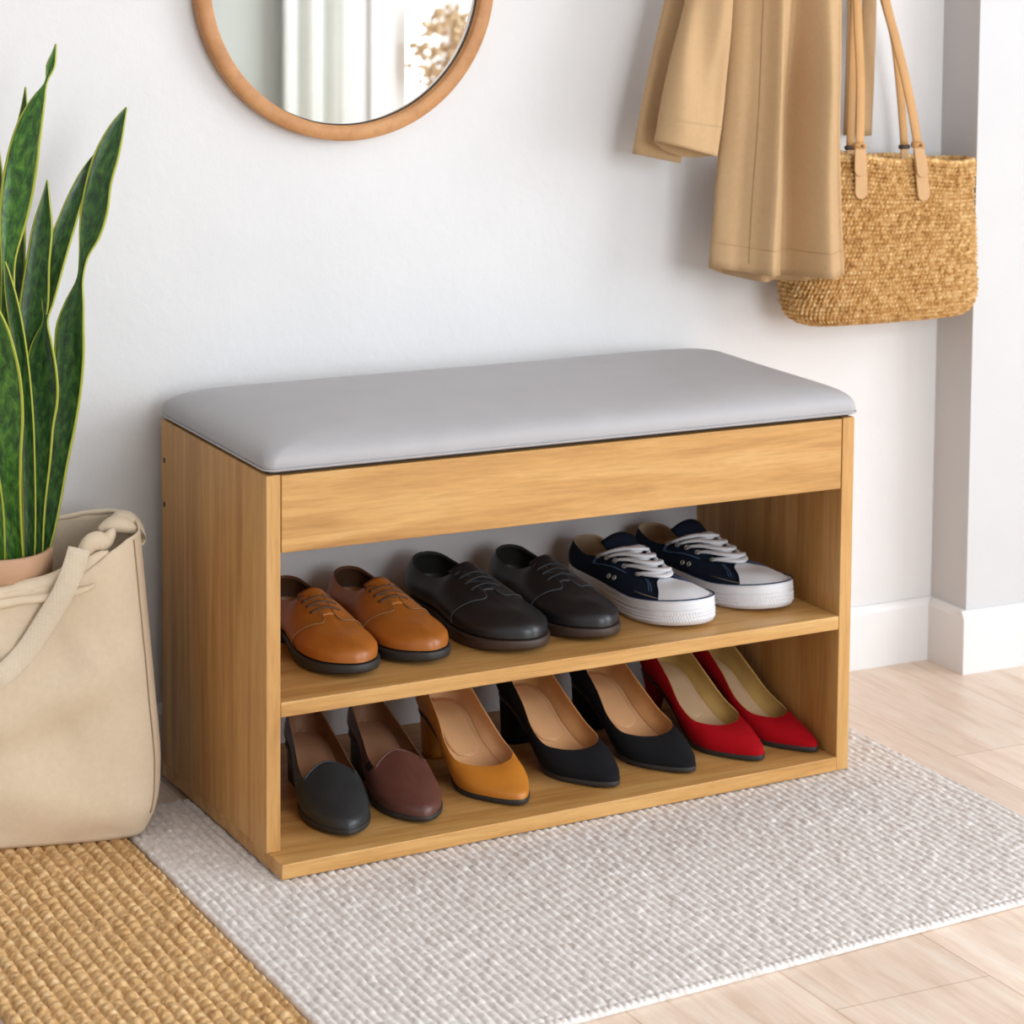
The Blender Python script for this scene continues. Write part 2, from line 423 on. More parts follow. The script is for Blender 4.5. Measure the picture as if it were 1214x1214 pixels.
# left end sits under the left panel
V = [((v[0]), v[1], v[2]) for v in V]
F = [(0, 2, 3, 1), (2, 4, 5, 3), (4, 6, 7, 5), (6, 0, 1, 7), (1, 3, 5, 7), (0, 6, 4, 2)]
bevel(obj('base_panel', V, F, M['oak_x'], bench, False), .0012)
# middle shelf, a touch higher at its right end
SL, SR, ST = .1895, .1985, .0172
def shelf_z(x): return SL+(SR-SL)*(x-T)/(W-2*T)
V = [(x, y, shelf_z(x)+dz) for x, y in ((T+.0002, D-.004), (T+.0002, .0005), (W-T-.0002, .0005), (W-T-.0002, D-.004)) for dz in (-ST, 0)]
bevel(obj('shelf', V, F, M['oak_x'], bench, False), .0012)
pbox('front_panel', T+.0008, W-T-.0012, .0003, T, FA, H-.001, M['oak_x'])
pbox('storage_floor', T+.0006, W-T-.0006, T+.0004, D-.004, FA, FA+.012, M['oak_x'], .0005)
pbox('storage_back', T+.0006, W-T-.0006, D-.014, D-.004, FA+.0125, H-.004, M['oak_x'], .0005)
tag(pbox('back_panel', T+.0002, W-T-.0002, D-.0036, D-.0004, ZB+.0004, FA-.0004, M['back_board'], .0004), 'pale grey back panel')  # board added to stop light leaking in through the gap at the wall
# screw caps in the left panel
for z in (.40, .345):
    V, F2 = tube([(-.0006, D-.012, z), (.001, D-.012, z)], .0035, 16); obj('screw_cap', V, F2, M['welt'], bench)
# padded seat: lid board and upholstered cushion
pbox('lid_board', .006, W-.006, .006, D-.006, H+.0004, H+.003, M['black'], .0005)
def cushion():
    x0, x1, y0, y1 = -.0015, W+.0045, -.003, D+.001; cx, cy = (x0+x1)/2, (y0+y1)/2; hx, hy = (x1-x0)/2, (y1-y0)/2
    n = 160; V = []
    rows = [(1.0, .0035, .010), (1.0, .0055, .004)]+[(None, k, None) for k in range(1, 26)]
    def ring(ins, z, R):
        out = []
        for k in range(n):
            a = 2*PI*k/n; ex = 8.0
            c, s = math.cos(a), math.sin(a)
            # rounded rectangle by a corner radius R
            ax, ay = hx-ins, hy-ins; t = max(abs(c)/ax, abs(s)/ay); px, py = c/t, s/t
            # move by angle but even spacing on long sides
            out.append((px, py))
        return out
    # even perimeter walk on a rounded rectangle
    def walk(ax, ay, R):
        R = min(R, ax*.98, ay*.98); segs = []
        P = []
        m = 10
        for (sx, sy, a0) in ((1, 1, 0), (-1, 1, PI/2), (-1, -1, PI), (1, -1, 1.5*PI)):
            for k in range(m+1):
                a = a0+PI/2*k/m; P.append((sx*(ax-R)+R*math.cos(a), sy*(ay-R)+R*math.sin(a)))
        out = []; L = len(P)
        for i in range(L):
            p, q = np.array(P[i]), np.array(P[(i+1) % L]); out.append(p)
            if (i+1) % (m+1) == 0:
                kk = 40 if i//(m+1) in (0, 2) else 20
                for j in range(1, kk): out.append(p+(q-p)*j/kk)
        return np.array(out)
    prof = [(.006, .0032, .012), (.002, .0038, .012), (.0005, .0065, .012), (0, .011, .013), (.0002, .016, .014), (.0012, .0205, .015), (.0032, .0245, .017), (.0065, .0282, .020), (.011, .0315, .024), (.018, .0349, .030), (.028, .0385, .04), (.042, .0420, .055), (.062, .0455, .08), (.09, .0485, .1), (.115, .0503, .1), (.135, .0508, .1)]
    for ins, z, R in prof:
        for q in walk(hx-ins, hy-min(ins, hy*.985), R):
            # the sides sag a little between the corners and the top is not perfectly even
            sag = .0015*vnoise(q[0]*9+5, q[1]*9+7, 3)
            V.append((cx+q[0], cy+q[1], H+z-(sag if .02 < z < .0505 else 0)))
    m = len(walk(hx, hy, .02)); k = len(prof)
    F = gridF(k, m, False, True)+[tuple(range((k-1)*m, k*m)), tuple(range(m))[::-1]]
    o = obj('seat_cushion', V, F, M['grey_vinyl'], bench)
    pts = walk(hx+.0005, hy+.0005, .0125); P = [(cx+a, cy+b, H+.0062) for a, b in pts]
    P = P+[P[0], P[1]]
    obj('piping', *tube(P, .0012, 6), M['grey_vinyl'], o)
cushion()

# ------------------------------------------------------------------ shoes
class Last:
    """a shoe surface: key ribs from the sole's feather line up to the opening, heel (u=0) round to toe (u=1) and back (u=2)"""
    def __init__(s, keys, bend=0., flare=0.):
        K = np.array(keys, float)
        ch = np.linalg.norm(np.diff(K[:, 0], axis=0), axis=1)+np.linalg.norm(np.diff(K[:, 2], axis=0), axis=1)+.004
        sk = np.concatenate([[0], np.cumsum(ch)]); sk /= sk[-1]
        mir = K[1:-1][::-1].copy(); mir[:, :, 1] *= -1
        s.K = np.concatenate([K, mir]); s.u = np.concatenate([sk, 2-sk[1:-1][::-1]])
        s.L = K[:, 0, 0].max(); s.bend = bend; s.flare = flare; s.sk = sk
        n = len(s.u); s.M = np.zeros_like(s.K)
        for i in range(n):
            a = (s.u[i]-s.u[i-1]) % 2; b = (s.u[(i+1) % n]-s.u[i]) % 2
            s.M[i] = ((s.K[(i+1) % n]-s.K[i])/b*a+(s.K[i]-s.K[i-1])/a*b)/(a+b)
    def rib(s, u):
        u = u % 2; n = len(s.u); i = int(np.searchsorted(s.u, u, 'right'))-1; j = (i+1) % n
        h = (s.u[j]-s.u[i]) % 2; x = (u-s.u[i])/h
        return (2*x**3-3*x*x+1)*s.K[i]+(x**3-2*x*x+x)*h*s.M[i]+(3*x*x-2*x**3)*s.K[j]+(x**3-x*x)*h*s.M[j]
    def warp(s, p):
        p = np.array(p, float); x = p[..., 0]/s.L
        p[..., 1] = p[..., 1]*(1+s.flare*np.sign(p[..., 1])*np.exp(-((x-.68)/.16)**2))+s.bend*2*np.maximum(x-.3, 0)**2
        return p
    def curve(s, u, ts):
        P = s.rib(u); d = np.maximum(np.linalg.norm(np.diff(P, axis=0), axis=1), 1e-5); T = np.concatenate([[0], np.cumsum(d)]); T /= T[-1]; d = np.diff(T)
        Mt = np.zeros_like(P)
        for i in range(1, 4): Mt[i] = ((P[i+1]-P[i])/d[i]*d[i-1]+(P[i]-P[i-1])/d[i-1]*d[i])/(d[i]+d[i-1])
        Mt[0] = (P[1]-P[0])/d[0]; Mt[-1] = (P[-1]-P[-2])/d[-1]
        ts = np.asarray(ts, float); i = np.clip(np.searchsorted(T, ts, 'right')-1, 0, 3); h = d[i]; x = ((ts-T[i])/h)[:, None]; h = h[:, None]
        q = (2*x**3-3*x*x+1)*P[i]+(x**3-2*x*x+x)*h*Mt[i]+(3*x*x-2*x**3)*P[i+1]+(x**3-x*x)*h*Mt[i+1]
        return s.warp(q)
    GU, GT = 480, 81
    def prep(s):
        ts = np.linspace(0, 1, s.GT); G = np.array([s.curve(2*i/s.GU, ts) for i in range(s.GU)])
        du = np.roll(G, -1, 0)-np.roll(G, 1, 0); dt = np.gradient(G, axis=1); n = np.cross(du, dt)
        l = np.linalg.norm(n, axis=2); n /= l[:, :, None]+1e-15
        # fill in where the ribs run together at the opening
        for j in range(1, s.GT):
            bad = l[:, j] < 1e-11; n[bad, j] = n[bad, j-1]
        c = np.array([s.L*.5, 0, G[:, 0, 2].mean()]); side = (n[:, 20]*np.sign(G[:, 20, 1])[:, None])[:, 1].mean()
        s.G, s.Nn = G, n*(1 if side > 0 else -1)
    def look(s, A, u, t):
        x = (u % 2)/2*s.GU; i = int(x); f = x-i; i %= s.GU; k = (i+1) % s.GU; y = min(max(t, 0), 1)*(s.GT-1); j = min(int(y), s.GT-2); g = y-j
        return (A[i, j]*(1-f)+A[k, j]*f)*(1-g)+(A[i, j+1]*(1-f)+A[k, j+1]*f)*g
    def S(s, u, t):
        if not hasattr(s, 'G'): s.prep()
        return s.look(s.G, u, t)
    def nrm(s, u, t):
        if not hasattr(s, 'G'): s.prep()
        n = s.look(s.Nn, u, t); return n/(np.linalg.norm(n)+1e-12)
    def nrm_slow(s, u, t):
        e = 2e-3; ta, tb = (t, t-e) if t > .5 else (t+e, t)
        du = s.S(u+e, t)-s.S(u-e, t); dt = s.S(u, ta)-s.S(u, tb); n = np.cross(du, dt)
        if np.linalg.norm(n) < 1e-12: n = np.cross(s.S(u+e, .9*t)-s.S(u-e, .9*t), dt)
        n /= np.linalg.norm(n)+1e-15
        # outward: away from the inside axis
        c = s.warp(np.array([s.rib(u)[:, 0].mean(), 0, s.rib(u)[0, 2]+.01]))
        return n if n @ (s.S(u, t)-c) > 0 else -n
    def off(s, u, t, d): return s.S(u, t)+s.nrm(u, t)*d

def shell(L, name, mat, root, NU=112, NT=22, t0=0, off=0):
    ts = np.linspace(t0, 1, NT); V = []
    for i in range(NU): V += list(L.curve(2*i/NU, ts))
    return obj(name, V, gridF(NU, NT, True, False), mat, root)
def lining(L, name, mat, root, th=.0018, t0=.15, NU=112, NT=12):
    """inside skin, joined to the outer edge by a rolled topline"""
    ts = list(np.linspace(t0, .985, NT)); V = []
    for i in range(NU):
        u = 2*i/NU
        for t in ts: V.append(L.off(u, t, -th*(1-.9*math.exp(-((u-1)/.05)**2)*(t < .7))))
        top = L.S(u, 1.); V.append((L.off(u, .99, -th)+top)/2+np.array([0, 0, .0006])); V.append(top)
    return obj(name, V, [f[::-1] for f in gridF(NU, NT+2, True, False)], mat, root)
def footbed(L, name, mat, root, lift=.003, inset=.94, u0=.0, u1=.97, dome=-.0015):
    n, m = 40, 9; V = []
    for i in range(n):
        u = u0+(u1-u0)*i/(n-1); a = L.rib(u)[0]; 
        for j in range(m):
            q = -1+2*j/(m-1); V.append(L.warp(np.array([a[0]+(.004 if i == 0 else 0), a[1]*inset*q, a[2]+lift+dome*(1-q*q)])))
    return obj(name, V, gridF(n, m), mat, root)
def sole(L, name, mat, root, out, ztop, zbot, NU=96, lip=.4):
    """sole ring following the feather line: ztop/zbot are functions of (x/L)"""
    rows = [[], [], [], []]
    P0 = np.array([L.curve(2*i/NU, [0.])[0] for i in range(NU)])
    Tn = np.roll(P0, -1, 0)-np.roll(P0, 1, 0); Nn = np.stack([Tn[:, 1], -Tn[:, 0]], 1); Nn /= np.linalg.norm(Nn, axis=1)[:, None]+1e-12
    c = P0[:, :2].mean(0)
    V = []
    for i in range(NU):
        n2 = Nn[i] if Nn[i] @ (P0[i, :2]-c) > 0 else -Nn[i]
        x = P0[i, 0]/L.L; zt, zb = ztop(x), zbot(x)
        for o, z in ((out-.004, zt), (out*.8, zt), (out, zt-.15*(zt-zb)), (out, zt-.8*(zt-zb)), (out-lip*.002, zb), (out-.006, zb)):
            V.append((P0[i, 0]+n2[0]*o, P0[i, 1]+n2[1]*o, z))
    F = gridF(NU, 6, True, False)
    # close the top and the bottom with strips between the two sides
    h = NU//2
    for r in (0, 5):
        for i in range(1, h):
            a, b, c2, d = i*6+r, (i+1)*6+r, ((NU-i-1) % NU)*6+r, ((NU-i) % NU)*6+r
            if i+1 == h: F.append((a, b, d))
            else: F.append((a, b, c2, d))
        F.append((r, 6+r, (NU-1)*6+r))
    return obj(name, V, F, mat, root)
def patch(L, name, mat, root, edge0, edge1, t0, t1, off=.0012, nu=30, nt=20, th=.0012):
    """raised piece on the surface: for each t from edge0(t) to edge1(t) in u"""
    V = []
    for j in range(nt):
        t = t0+(t1-t0)*j/(nt-1); a, b = edge0(t), edge1(t)
        for i in range(nu):
            V.append(L.off(a+(b-a)*i/(nu-1), t, off))
    o = obj(name, V, gridF(nt, nu), mat, root)
    return o
def seam(L, pts, r=.0005, off=.0006, n=40):
    """a thin raised line through (u,t) points"""
    q = spl([(a, b, 0) for a, b in pts], n)
    return tube([L.off(a, min(max(b, 0), 1), off) for a, b, _ in q], r, 5)
def interp(pts):
    xs = [p[0] for p in pts]; ys = [p[1] for p in pts]
    return lambda t: float(np.interp(t, xs, ys))
def smooth_interp(pts, n=200):
    q = spl([(a, b, 0) for a, b in pts], n); xs, ys = q[:, 0], q[:, 1]
    return lambda t: float(np.interp(t, xs, ys))
def uy(L, t, y):
    """u on the positive side where the surface at height t is y away from the middle line"""
    us = np.linspace(.35, 1, 140); m = L.warp(np.array([0., 0, 0]))
    ys = np.array([abs(L.S(u, t)[1]-L.S(1, t)[1]) for u in us]); k = int(np.argmax(ys > -1))
    best = 1.
    for a in range(len(us)-1, 0, -1):
        if ys[a] <= y <= ys[a-1]: return float(us[a]+(us[a-1]-us[a])*(y-ys[a])/(ys[a-1]-ys[a]+1e-12))
    return float(us[int(np.argmax(ys))])
def shoe_root(name, label, cat, toe, ang, z, L, group, tip=0):
    """toe: ground point under the toe tip; ang: how far the heel swings to the right, degrees"""
    a = math.radians(ang); hx, hy = toe[0]+L*math.sin(a), toe[1]+L*math.cos(a)
    # local +x runs from heel to toe; the toe tip itself bends sideways by tip
    rz = math.atan2(toe[1]-hy, toe[0]-hx)
    hx -= -math.sin(rz)*tip; hy -= math.cos(rz)*tip
    return thing(name, label, cat, (hx, hy, z), rz, group)

# ---- laced derby
def derby(name, label, toe, ang, z, L0, side, mats, group, hs=1., wd=1.):
    root = shoe_root(name, label, 'shoe', toe, ang, z, L0, group, .0098*side)
    k = L0/.25
    keys = [
     [(.006, 0, .022), (.001, 0, .036), (.001, 0, .050), (.004, 0, .062), (.009, 0, .071)],
     [(.012, .018, .022), (.008, .020, .036), (.008, .0185, .050), (.010, .017, .060), (.0145, .015, .0685)],
     [(.030, .0290, .021), (.028, .0325, .034), (.028, .031, .046), (.029, .027, .055), (.031, .0235, .0615)],
     [(.065, .0305, .020), (.064, .0355, .032), (.064, .0345, .043), (.064, .030, .051), (.065, .0255, .0565)],
     [(.100, .0305, .018), (.100, .0365, .030), (.098, .035, .044), (.096, .028, .056), (.094, .0215, .0625)],
     [(.135, .0375, .015), (.134, .0415, .027), (.127, .0365, .045), (.118, .0265, .0605), (.110, .0145, .0735)],
     [(.165, .0430, .014), (.164, .0450, .026), (.156, .0360, .042), (.139, .0215, .0585), (.1155, .0075, .0765)],
     [(.195, .0425, .015), (.194, .0435, .026), (.184, .0330, .039), (.158, .0165, .0530), (.117, .0040, .0775)],
     [(.222, .0345, .016), (.2215, .0350, .026), (.208, .0245, .0370), (.174, .0110, .0485), (.1175, .0020, .0778)],
     [(.241, .0195, .017), (.2405, .0195, .0265), (.225, .0130, .0365), (.183, .0055, .0460), (.118, .0009, .078)],
     [(.250, 0, .0175), (.2495, 0, .0270), (.233, 0, .0370), (.187, 0, .0453), (.118, 0, .078)]]
    K = np.array(keys)*k; K[:, :, 1] *= wd; hf = lambda x: np.interp(x, [0, .1, .16, .23], [hs*.9, hs*.86, hs*.93, 1.0]); k0 = np.array(keys); K[:, :, 2] = ((k0[:, :, 2]-.018)*hf(k0[:, :, 0])+.018)*k
    L = Last(K, .010*side, .05*side)
    shell(L, 'upper', mats['upper'], root)
    lining(L, 'lining', mats['lining'], root, .0022, .3)
    footbed(L, 'insole', mats['lining'], root, .006)
    zt = lambda x: k*(.0190-.006*min(max((x-.1)/.5, 0), 1)+.003*max((x-.75)/.25, 0)**1.5)
    zb = lambda x: k*(.009 if x < .3 else .009-.0085*min((x-.3)/.3, 1)+.006*max((x-.72)/.28, 0)**1.6)
    sole(L, 'sole', mats['sole'], root, .0032, zt, zb)
    # stacked heel
    mb = MB(); n = 30; V = []
    for i in range(n):
        u = -.34+.68*i/(n-1); p = L.curve(u, [0.])[0]; c = L.warp(np.array([.03*k, 0, 0])); d = p[:2]-c[:2]; d = d/np.linalg.norm(d)
        for z_ in (0, .0088*k): q = p[:2]+d*.003; V.append((q[0], q[1], z_+.0001))
    F = gridF(n, 2, True)+[tuple(range(0, 2*n, 2))[::-1], tuple(range(1, 2*n, 2))]
    obj('heel', V, F, mats['sole'], root, False)
    # quarters: their edge runs down the lacing and sweeps back to the sole
    E = [(t, uy(L, t, w*k)) for t, w in ((.60, .0085), (.68, .0075), (.78, .0075), (.88, .0080), (.95, .0085))]
    e0 = E[0][1]; edge = smooth_interp([(0, .60), (.12, .605), (.25, .635), (.36, .685), (.45, .745), (.53, .5*(.79+e0))]+E+[(1.0, E[-1][1]-.02)])
    eyeu = {t: uy(L, t, w*k) for t, w in ((.64, .0165), (.735, .0165), (.83, .0170), (.925, .0175))}
    for sgn in (1, -1):
        f0 = (lambda t: .002) if sgn > 0 else (lambda t: 1.998)
        f1 = (lambda t: edge(t)) if sgn > 0 else (lambda t: 2-edge(t))
        q = patch(L, 'quarter', mats['upper'], root, f0, f1, .02, .998, .0013, 44, 36)
        e = [(edge(t) if sgn > 0 else 2-edge(t), t) for t in np.linspace(.03, .97, 30)]
        obj('edge_stitching', *seam(L, e, .00075, .0011, 80), mats['stitch'], q)
        # eyelets
        for t in (.64, .735, .83, .925):
            u = eyeu[t]; u = u if sgn > 0 else 2-u
            c = L.off(u, t, .0016); nn = L.nrm(u, t); V, F = tube([c-nn*.001, c+nn*.0007], .0023, 10, up=(1, 0, .2)); obj('eyelet', V, F, mats['hole'], q)
    # lace bars, crossing and a bow knot
    ml = MB()
    tl = (.64, .735, .83, .925)
    def eye(t, s): u = eyeu[t]; return L.off(u if s > 0 else 2-u, t, .0022)
    for a, t in enumerate(tl):
        p, q = eye(t, 1), eye(t, -1); m_ = (p+q)/2+np.array([.001, 0, .0050]); ml.add(*tube(spl([p, p*.75+q*.25+np.array([0, 0, .0030]), m_, p*.25+q*.75+np.array([0, 0, .0030]), q], 16), .0013, 6, r2=.0019))
        if a < 3:
            p, q = eye(t, 1), eye(tl[a+1], -1); ml.add(*tube(spl([p, (p+q)/2+np.array([0, 0, .0026]), q], 14), .0011, 6))
    obj('laces', ml.V, ml.F, mats['lace'], root)
    # tongue
    V = []; n, m_ = 14, 13
    for i in range(n):
        s = i/(n-1); x = (.158-.052*s)*k; zc = np.interp(x/k, [.104, .118, .158], [.086, .0775, .0570])*k
        zc = ((zc/k-.018)*float(hf(x/k))+.018)*k
        for j in range(m_):
            q = -1+2*j/(m_-1); w = (.009+.010*s)*k*wd; V.append(L.warp(np.array([x-.004*k*q*q*s, w*q, zc+.001-.008*k*s*q*q-.0015*q*q])))
    solid(obj('tongue', V, gridF(n, m_), mats['upper'], root), .0022)
    return root
brown = dict(upper=M['tan_leather'], lining=M['tan_dark'], sole=M['rubber'], lace=M['lace_brown'], stitch=M['stitch'], hole=M['tan_dark'])
blackm = dict(upper=M['black_leather'], lining=M['black_lining'], sole=M['welt'], lace=M['lace_black'], stitch=M['stitch_grey'], hole=M['black_lining'])
sz = lambda x: shelf_z(x)+.0004
G1, G2, G3 = 'tan derby shoes on the upper shelf', 'black derby shoes on the upper shelf', 'navy sneakers on the upper shelf'
derby('derby_shoe', 'tan leather laced shoe touching the left side panel of the bench', (.1330, .0425), 1, sz(.15), .252, .25, brown, G1, .90, .98)
derby('derby_shoe', 'tan leather laced shoe between its tan mate and a black shoe', (.2295, .0480), -1, sz(.25), .252, .45, brown, G1, .90, .98)
derby('derby_shoe', 'black leather laced shoe between the tan pair and its black mate', (.3540, .0340), -4, sz(.37), .270, .5, blackm, G2, .90, 1.06)
derby('derby_shoe', 'black leather laced shoe beside the navy sneakers', (.4550, .0380), -1, sz(.475), .260, .5, blackm, G2, .88, .98)

# ---- canvas sneaker
def sneaker(name, label, toe, ang, z, L0, side, group):
    root = shoe_root(name, label, 'sneaker', toe, ang, z, L0, group, .0118*side)
    k = L0/.275
    keys = [
     [(.006, 0, .020), (.001, 0, .038), (.002, 0, .054), (.004, 0, .066), (.006, 0, .0755)],
     [(.012, .018, .020), (.008, .021, .038), (.008, .0205, .054), (.010, .019, .065), (.012, .0175, .0735)],
     [(.034, .0300, .020), (.032, .0335, .035), (.032, .032, .048), (.033, .029, .0575), (.035, .0255, .0645)],
     [(.070, .0325, .020), (.069, .0370, .033), (.068, .036, .044), (.068, .032, .0525), (.069, .0280, .0580)],
     [(.105, .0335, .020), (.104, .0385, .032), (.101, .037, .046), (.097, .031, .0575), (.093, .0250, .0650)],
     [(.145, .0400, .020), (.143, .0435, .030), (.134, .038, .046), (.122, .0285, .062), (.110, .0190, .0745)],
     [(.180, .0450, .020), (.178, .0470, .029), (.168, .0385, .042), (.148, .0255, .0575), (.118, .0110, .0785)],
     [(.213, .0450, .020), (.212, .0465, .029), (.200, .0365, .0400), (.172, .0215, .0520), (.120, .0060, .0795)],
     [(.243, .0385, .020), (.242, .0395, .029), (.228, .0300, .0390), (.192, .0160, .0480), (.121, .0030, .0800)],
     [(.264, .0230, .021), (.263, .0235, .0300), (.246, .0170, .0390), (.204, .0090, .0460), (.121, .0013, .0802)],
     [(.273, 0, .021), (.272, 0, .0305), (.254, 0, .0395), (.208, 0, .0455), (.121, 0, .0803)]]
    hf = lambda x: np.interp(x, [0, .05, .11, .17, .25], [.72, .76, .79, .82, .96])
    K = np.array(keys); K[:, :, 2] = (K[:, :, 2]-.020)*hf(K[:, :, 0])+.020
    L = Last(K*k, .012*side, .05*side)
    shell(L, 'upper', M['denim'], root)
    lining(L, 'lining', M['sock_lining'], root, .003, .2)
    fb = footbed(L, 'insole', M['sock_lining'], root, .014)
    V, F = lathe([(.0001, 0), (.006, .0003), (.0075, .0003), (.0075, 0)], 18); V = [(v[0]*1.2+.024*k, v[1], v[2]+.0345*k) for v in V]; obj('printed_mark', V, F, M['ink'], fb)
    zt = lambda x: k*(.0275+.010*max((x-.70)/.30, 0)**1.2+.002*max((.2-x)/.2, 0))
    zb = lambda x: k*(.0002+.006*max((x-.70)/.30, 0)**1.7)
    sl = sole(L, 'sole', M['white_rubber'], root, .0045, zt, zb, 112)
    # dark line round the top of the sole, and ribbed band at the toe
    def rim(u, o, zf):
        e = 2e-3; p = L.S(u, 0); t_ = L.S(u+e, 0)-L.S(u-e, 0); n2 = np.array([t_[1], -t_[0], 0]); n2 /= np.linalg.norm(n2)+1e-12
        c = L.warp(np.array([L.L*.5, 0, 0])); 
        if n2[:2] @ (p[:2]-c[:2]) < 0: n2 = -n2
        q = p+n2*o; q[2] = zf(q[0]/L.L); return q
    us = np.linspace(.35, 1.65, 120)
    obj('navy_line', *tube([rim(u, .0036, lambda x: zt(x)+.0003) for u in us], .0008, 5), M['denim2'], sl)
    for hh in (.62,):
        obj('rubber_band', *tube([rim(u, .0046, lambda x: zb(x)+(zt(x)-zb(x))*hh) for u in us], .0009, 5), M['white_rubber'], sl)
    mb = MB()
    for a in np.linspace(.55, 1.45, 90):
        for hh in (.16, .30, .44):
            c = rim(a+.003*hh*10, .0045, lambda x: zb(x)+(zt(x)-zb(x))*hh); mb.add(*box(c[0]-.0008, c[0]+.0008, c[1]-.0008, c[1]+.0008, c[2]-.0009, c[2]+.0009))
    obj('tread_texture', mb.V, mb.F, M['white_rubber'], sl, False)
    # white rubber toe cap
    ce = smooth_interp([(0, .845), (.2, .845), (.34, .855), (.44, .885), (.50, .93), (.535, .999)])
    cap = patch(L, 'toe_cap', M['white_rubber'], root, ce, lambda t: 2-ce(t), .0, .535, .0018, 50, 26)
    obj('cap_edge', *seam(L, [(ce(t), t) for t in np.linspace(.05, .53, 16)]+[(2-ce(t), t) for t in np.linspace(.53, .05, 16)], .0007, .0014, 90), M['denim2'], cap)
    # eyestay with eyelets, trim stitching
    wt = lambda t: float(np.interp(t, [.44, .56, .75, 1], [.0205, .0235, .0265, .0275]))*k
    tt = np.linspace(.44, .99, 12)
    ei = smooth_interp([(t, uy(L, t, wt(t)-.0075)) for t in tt]); eo = smooth_interp([(t, uy(L, t, wt(t)+.0085)) for t in tt]); ee = smooth_interp([(t, uy(L, t, wt(t))) for t in tt])
    mE = []
    ts = (.50, .61, .72, .83, .94)
    for sgn in (1, -1):
        f = (lambda t, g=eo: g(t)) if sgn > 0 else (lambda t, g=eo: 2-g(t)); g2 = (lambda t, g=ei: g(t)) if sgn > 0 else (lambda t, g=ei: 2-g(t))
        es = patch(L, 'eyestay', M['denim'], root, f, g2, .46, .99, .0014, 14, 30)
        for q, tt in (((.0), 0), ((.012), 0)):
            e = [((eo(t)+q) if sgn > 0 else 2-(eo(t)+q), t) for t in np.linspace(.47, .97, 16)]
            obj('trim_stitching', *seam(L, e, .00045, .0017, 50), M['stitch_blue'], es)
        # side seam near the toe cap
        e = [((.80+.02*t) if sgn > 0 else 2-(.80+.02*t), t) for t in np.linspace(.2, .5, 8)]
        obj('seam_stitching', *seam(L, e, .0005, .0008, 24), M['stitch_blue'], es)
        e = [((.785+.02*t) if sgn > 0 else 2-(.785+.02*t), t) for t in np.linspace(.2, .5, 8)]
        obj('seam_stitching', *seam(L, e, .0005, .0008, 24), M['stitch_blue'], es)
        for t in ts:
            u = ee(t); u = u if sgn > 0 else 2-u; c = L.off(u, t, .0018); nn = L.nrm(u, t)
            a1 = np.cross(nn, (0, .1, 1)); a1 /= np.linalg.norm(a1); a2 = np.cross(nn, a1)
            ring = [c+nn*.0006+(a1*math.cos(a)+a2*math.sin(a))*.0031 for a in np.linspace(0, 2*PI, 15)]
            eo_ = obj('eyelet', *tube(ring, .0011, 6, up=nn, caps=False), M['metal'], es)
        # two vent eyelets low on the side
        for u_, t_ in ((.50, .36), (.545, .34)):
            u = u_ if sgn > 0 else 2-u_; c = L.off(u, t_, .0006); nn = L.nrm(u, t_); a1 = np.cross(nn, (0, .1, 1)); a1 /= np.linalg.norm(a1); a2 = np.cross(nn, a1)
            ring = [c+(a1*math.cos(a)+a2*math.sin(a))*.0026 for a in np.linspace(0, 2*PI, 13)]
            obj('vent_eyelet', *tube(ring, .001, 6, up=nn, caps=False), M['metal'], root)
    # tongue
    V = []; n, m_ = 18, 13
    for i in range(n):
        s = i/(n-1); x = (.195-.100*s)*k; zc = np.interp(x/k, [.092, .105, .121, .16, .208], [.0860, .0775, .0690, .0510, .0400])*k
        for j in range(m_):
            q = -1+2*j/(m_-1); w = (.014+.013*s)*k; V.append(L.warp(np.array([x-.004*k*q*q*s, w*q, zc-.0005-.008*k*s*q*q-.003*q*q])))
    solid(obj('tongue', V, gridF(n, m_), M['denim'], root), .003)
    # flat white laces: a bar over every eyelet pair and crossings between
    ml = MB()
    def eye(t, s): u = ee(t); return L.off(u if s > 0 else 2-u, t, .0026)
    def flat(P, w):
        P = np.array(P); n = len(P); T_ = np.gradient(P, axis=0); T_ /= np.linalg.norm(T_, axis=1)[:, None]
        upv = np.array([.35, 0, 1.]); Wv = np.cross(T_, upv); Wv /= np.linalg.norm(Wv, axis=1)[:, None]; Nv = np.cross(Wv, T_)
        wv = np.array([w*min(1, .45+2.2*min(i, n-1-i)/n) for i in range(n)])[:, None]
        return ribbon(P, Wv*wv, Nv, .0028)
    def over(t0, t1, s0, lift, n=22):
        """a lace lying over the instep from the eyelet at t0 to the opposite one at t1"""
        P = []
        for i in range(n):
            x = i/(n-1); t = t0+(t1-t0)*x; u = ee(t); u = u+(2-2*u)*x
            if s0 < 0: u = 2-u
            h = .0020+lift*math.sin(PI*x)**.6
            P.append(L.off(u, t, h))
        return np.array(P)
    for a, t in enumerate(ts):
        if a in (0, 4): ml.add(*flat(over(t, t, 1, .0045), .0036))
        if a < 4:
            ml.add(*flat(over(t, ts[a+1], -1, .0050), .0034)); ml.add(*flat(over(t, ts[a+1], 1, .0082), .0038))
    obj('laces', ml.V, ml.F, M['lace_white'], root)
    return root
sneaker('canvas_sneaker', 'navy canvas sneaker with white laces, next to the black shoe', (.5840, .0330), -4, sz(.6), .272, .2, G3)
sneaker('canvas_sneaker', 'navy canvas sneaker with white laces, nearest the right side panel', (.7150, .0515), -9, sz(.71), .272, .5, G3)

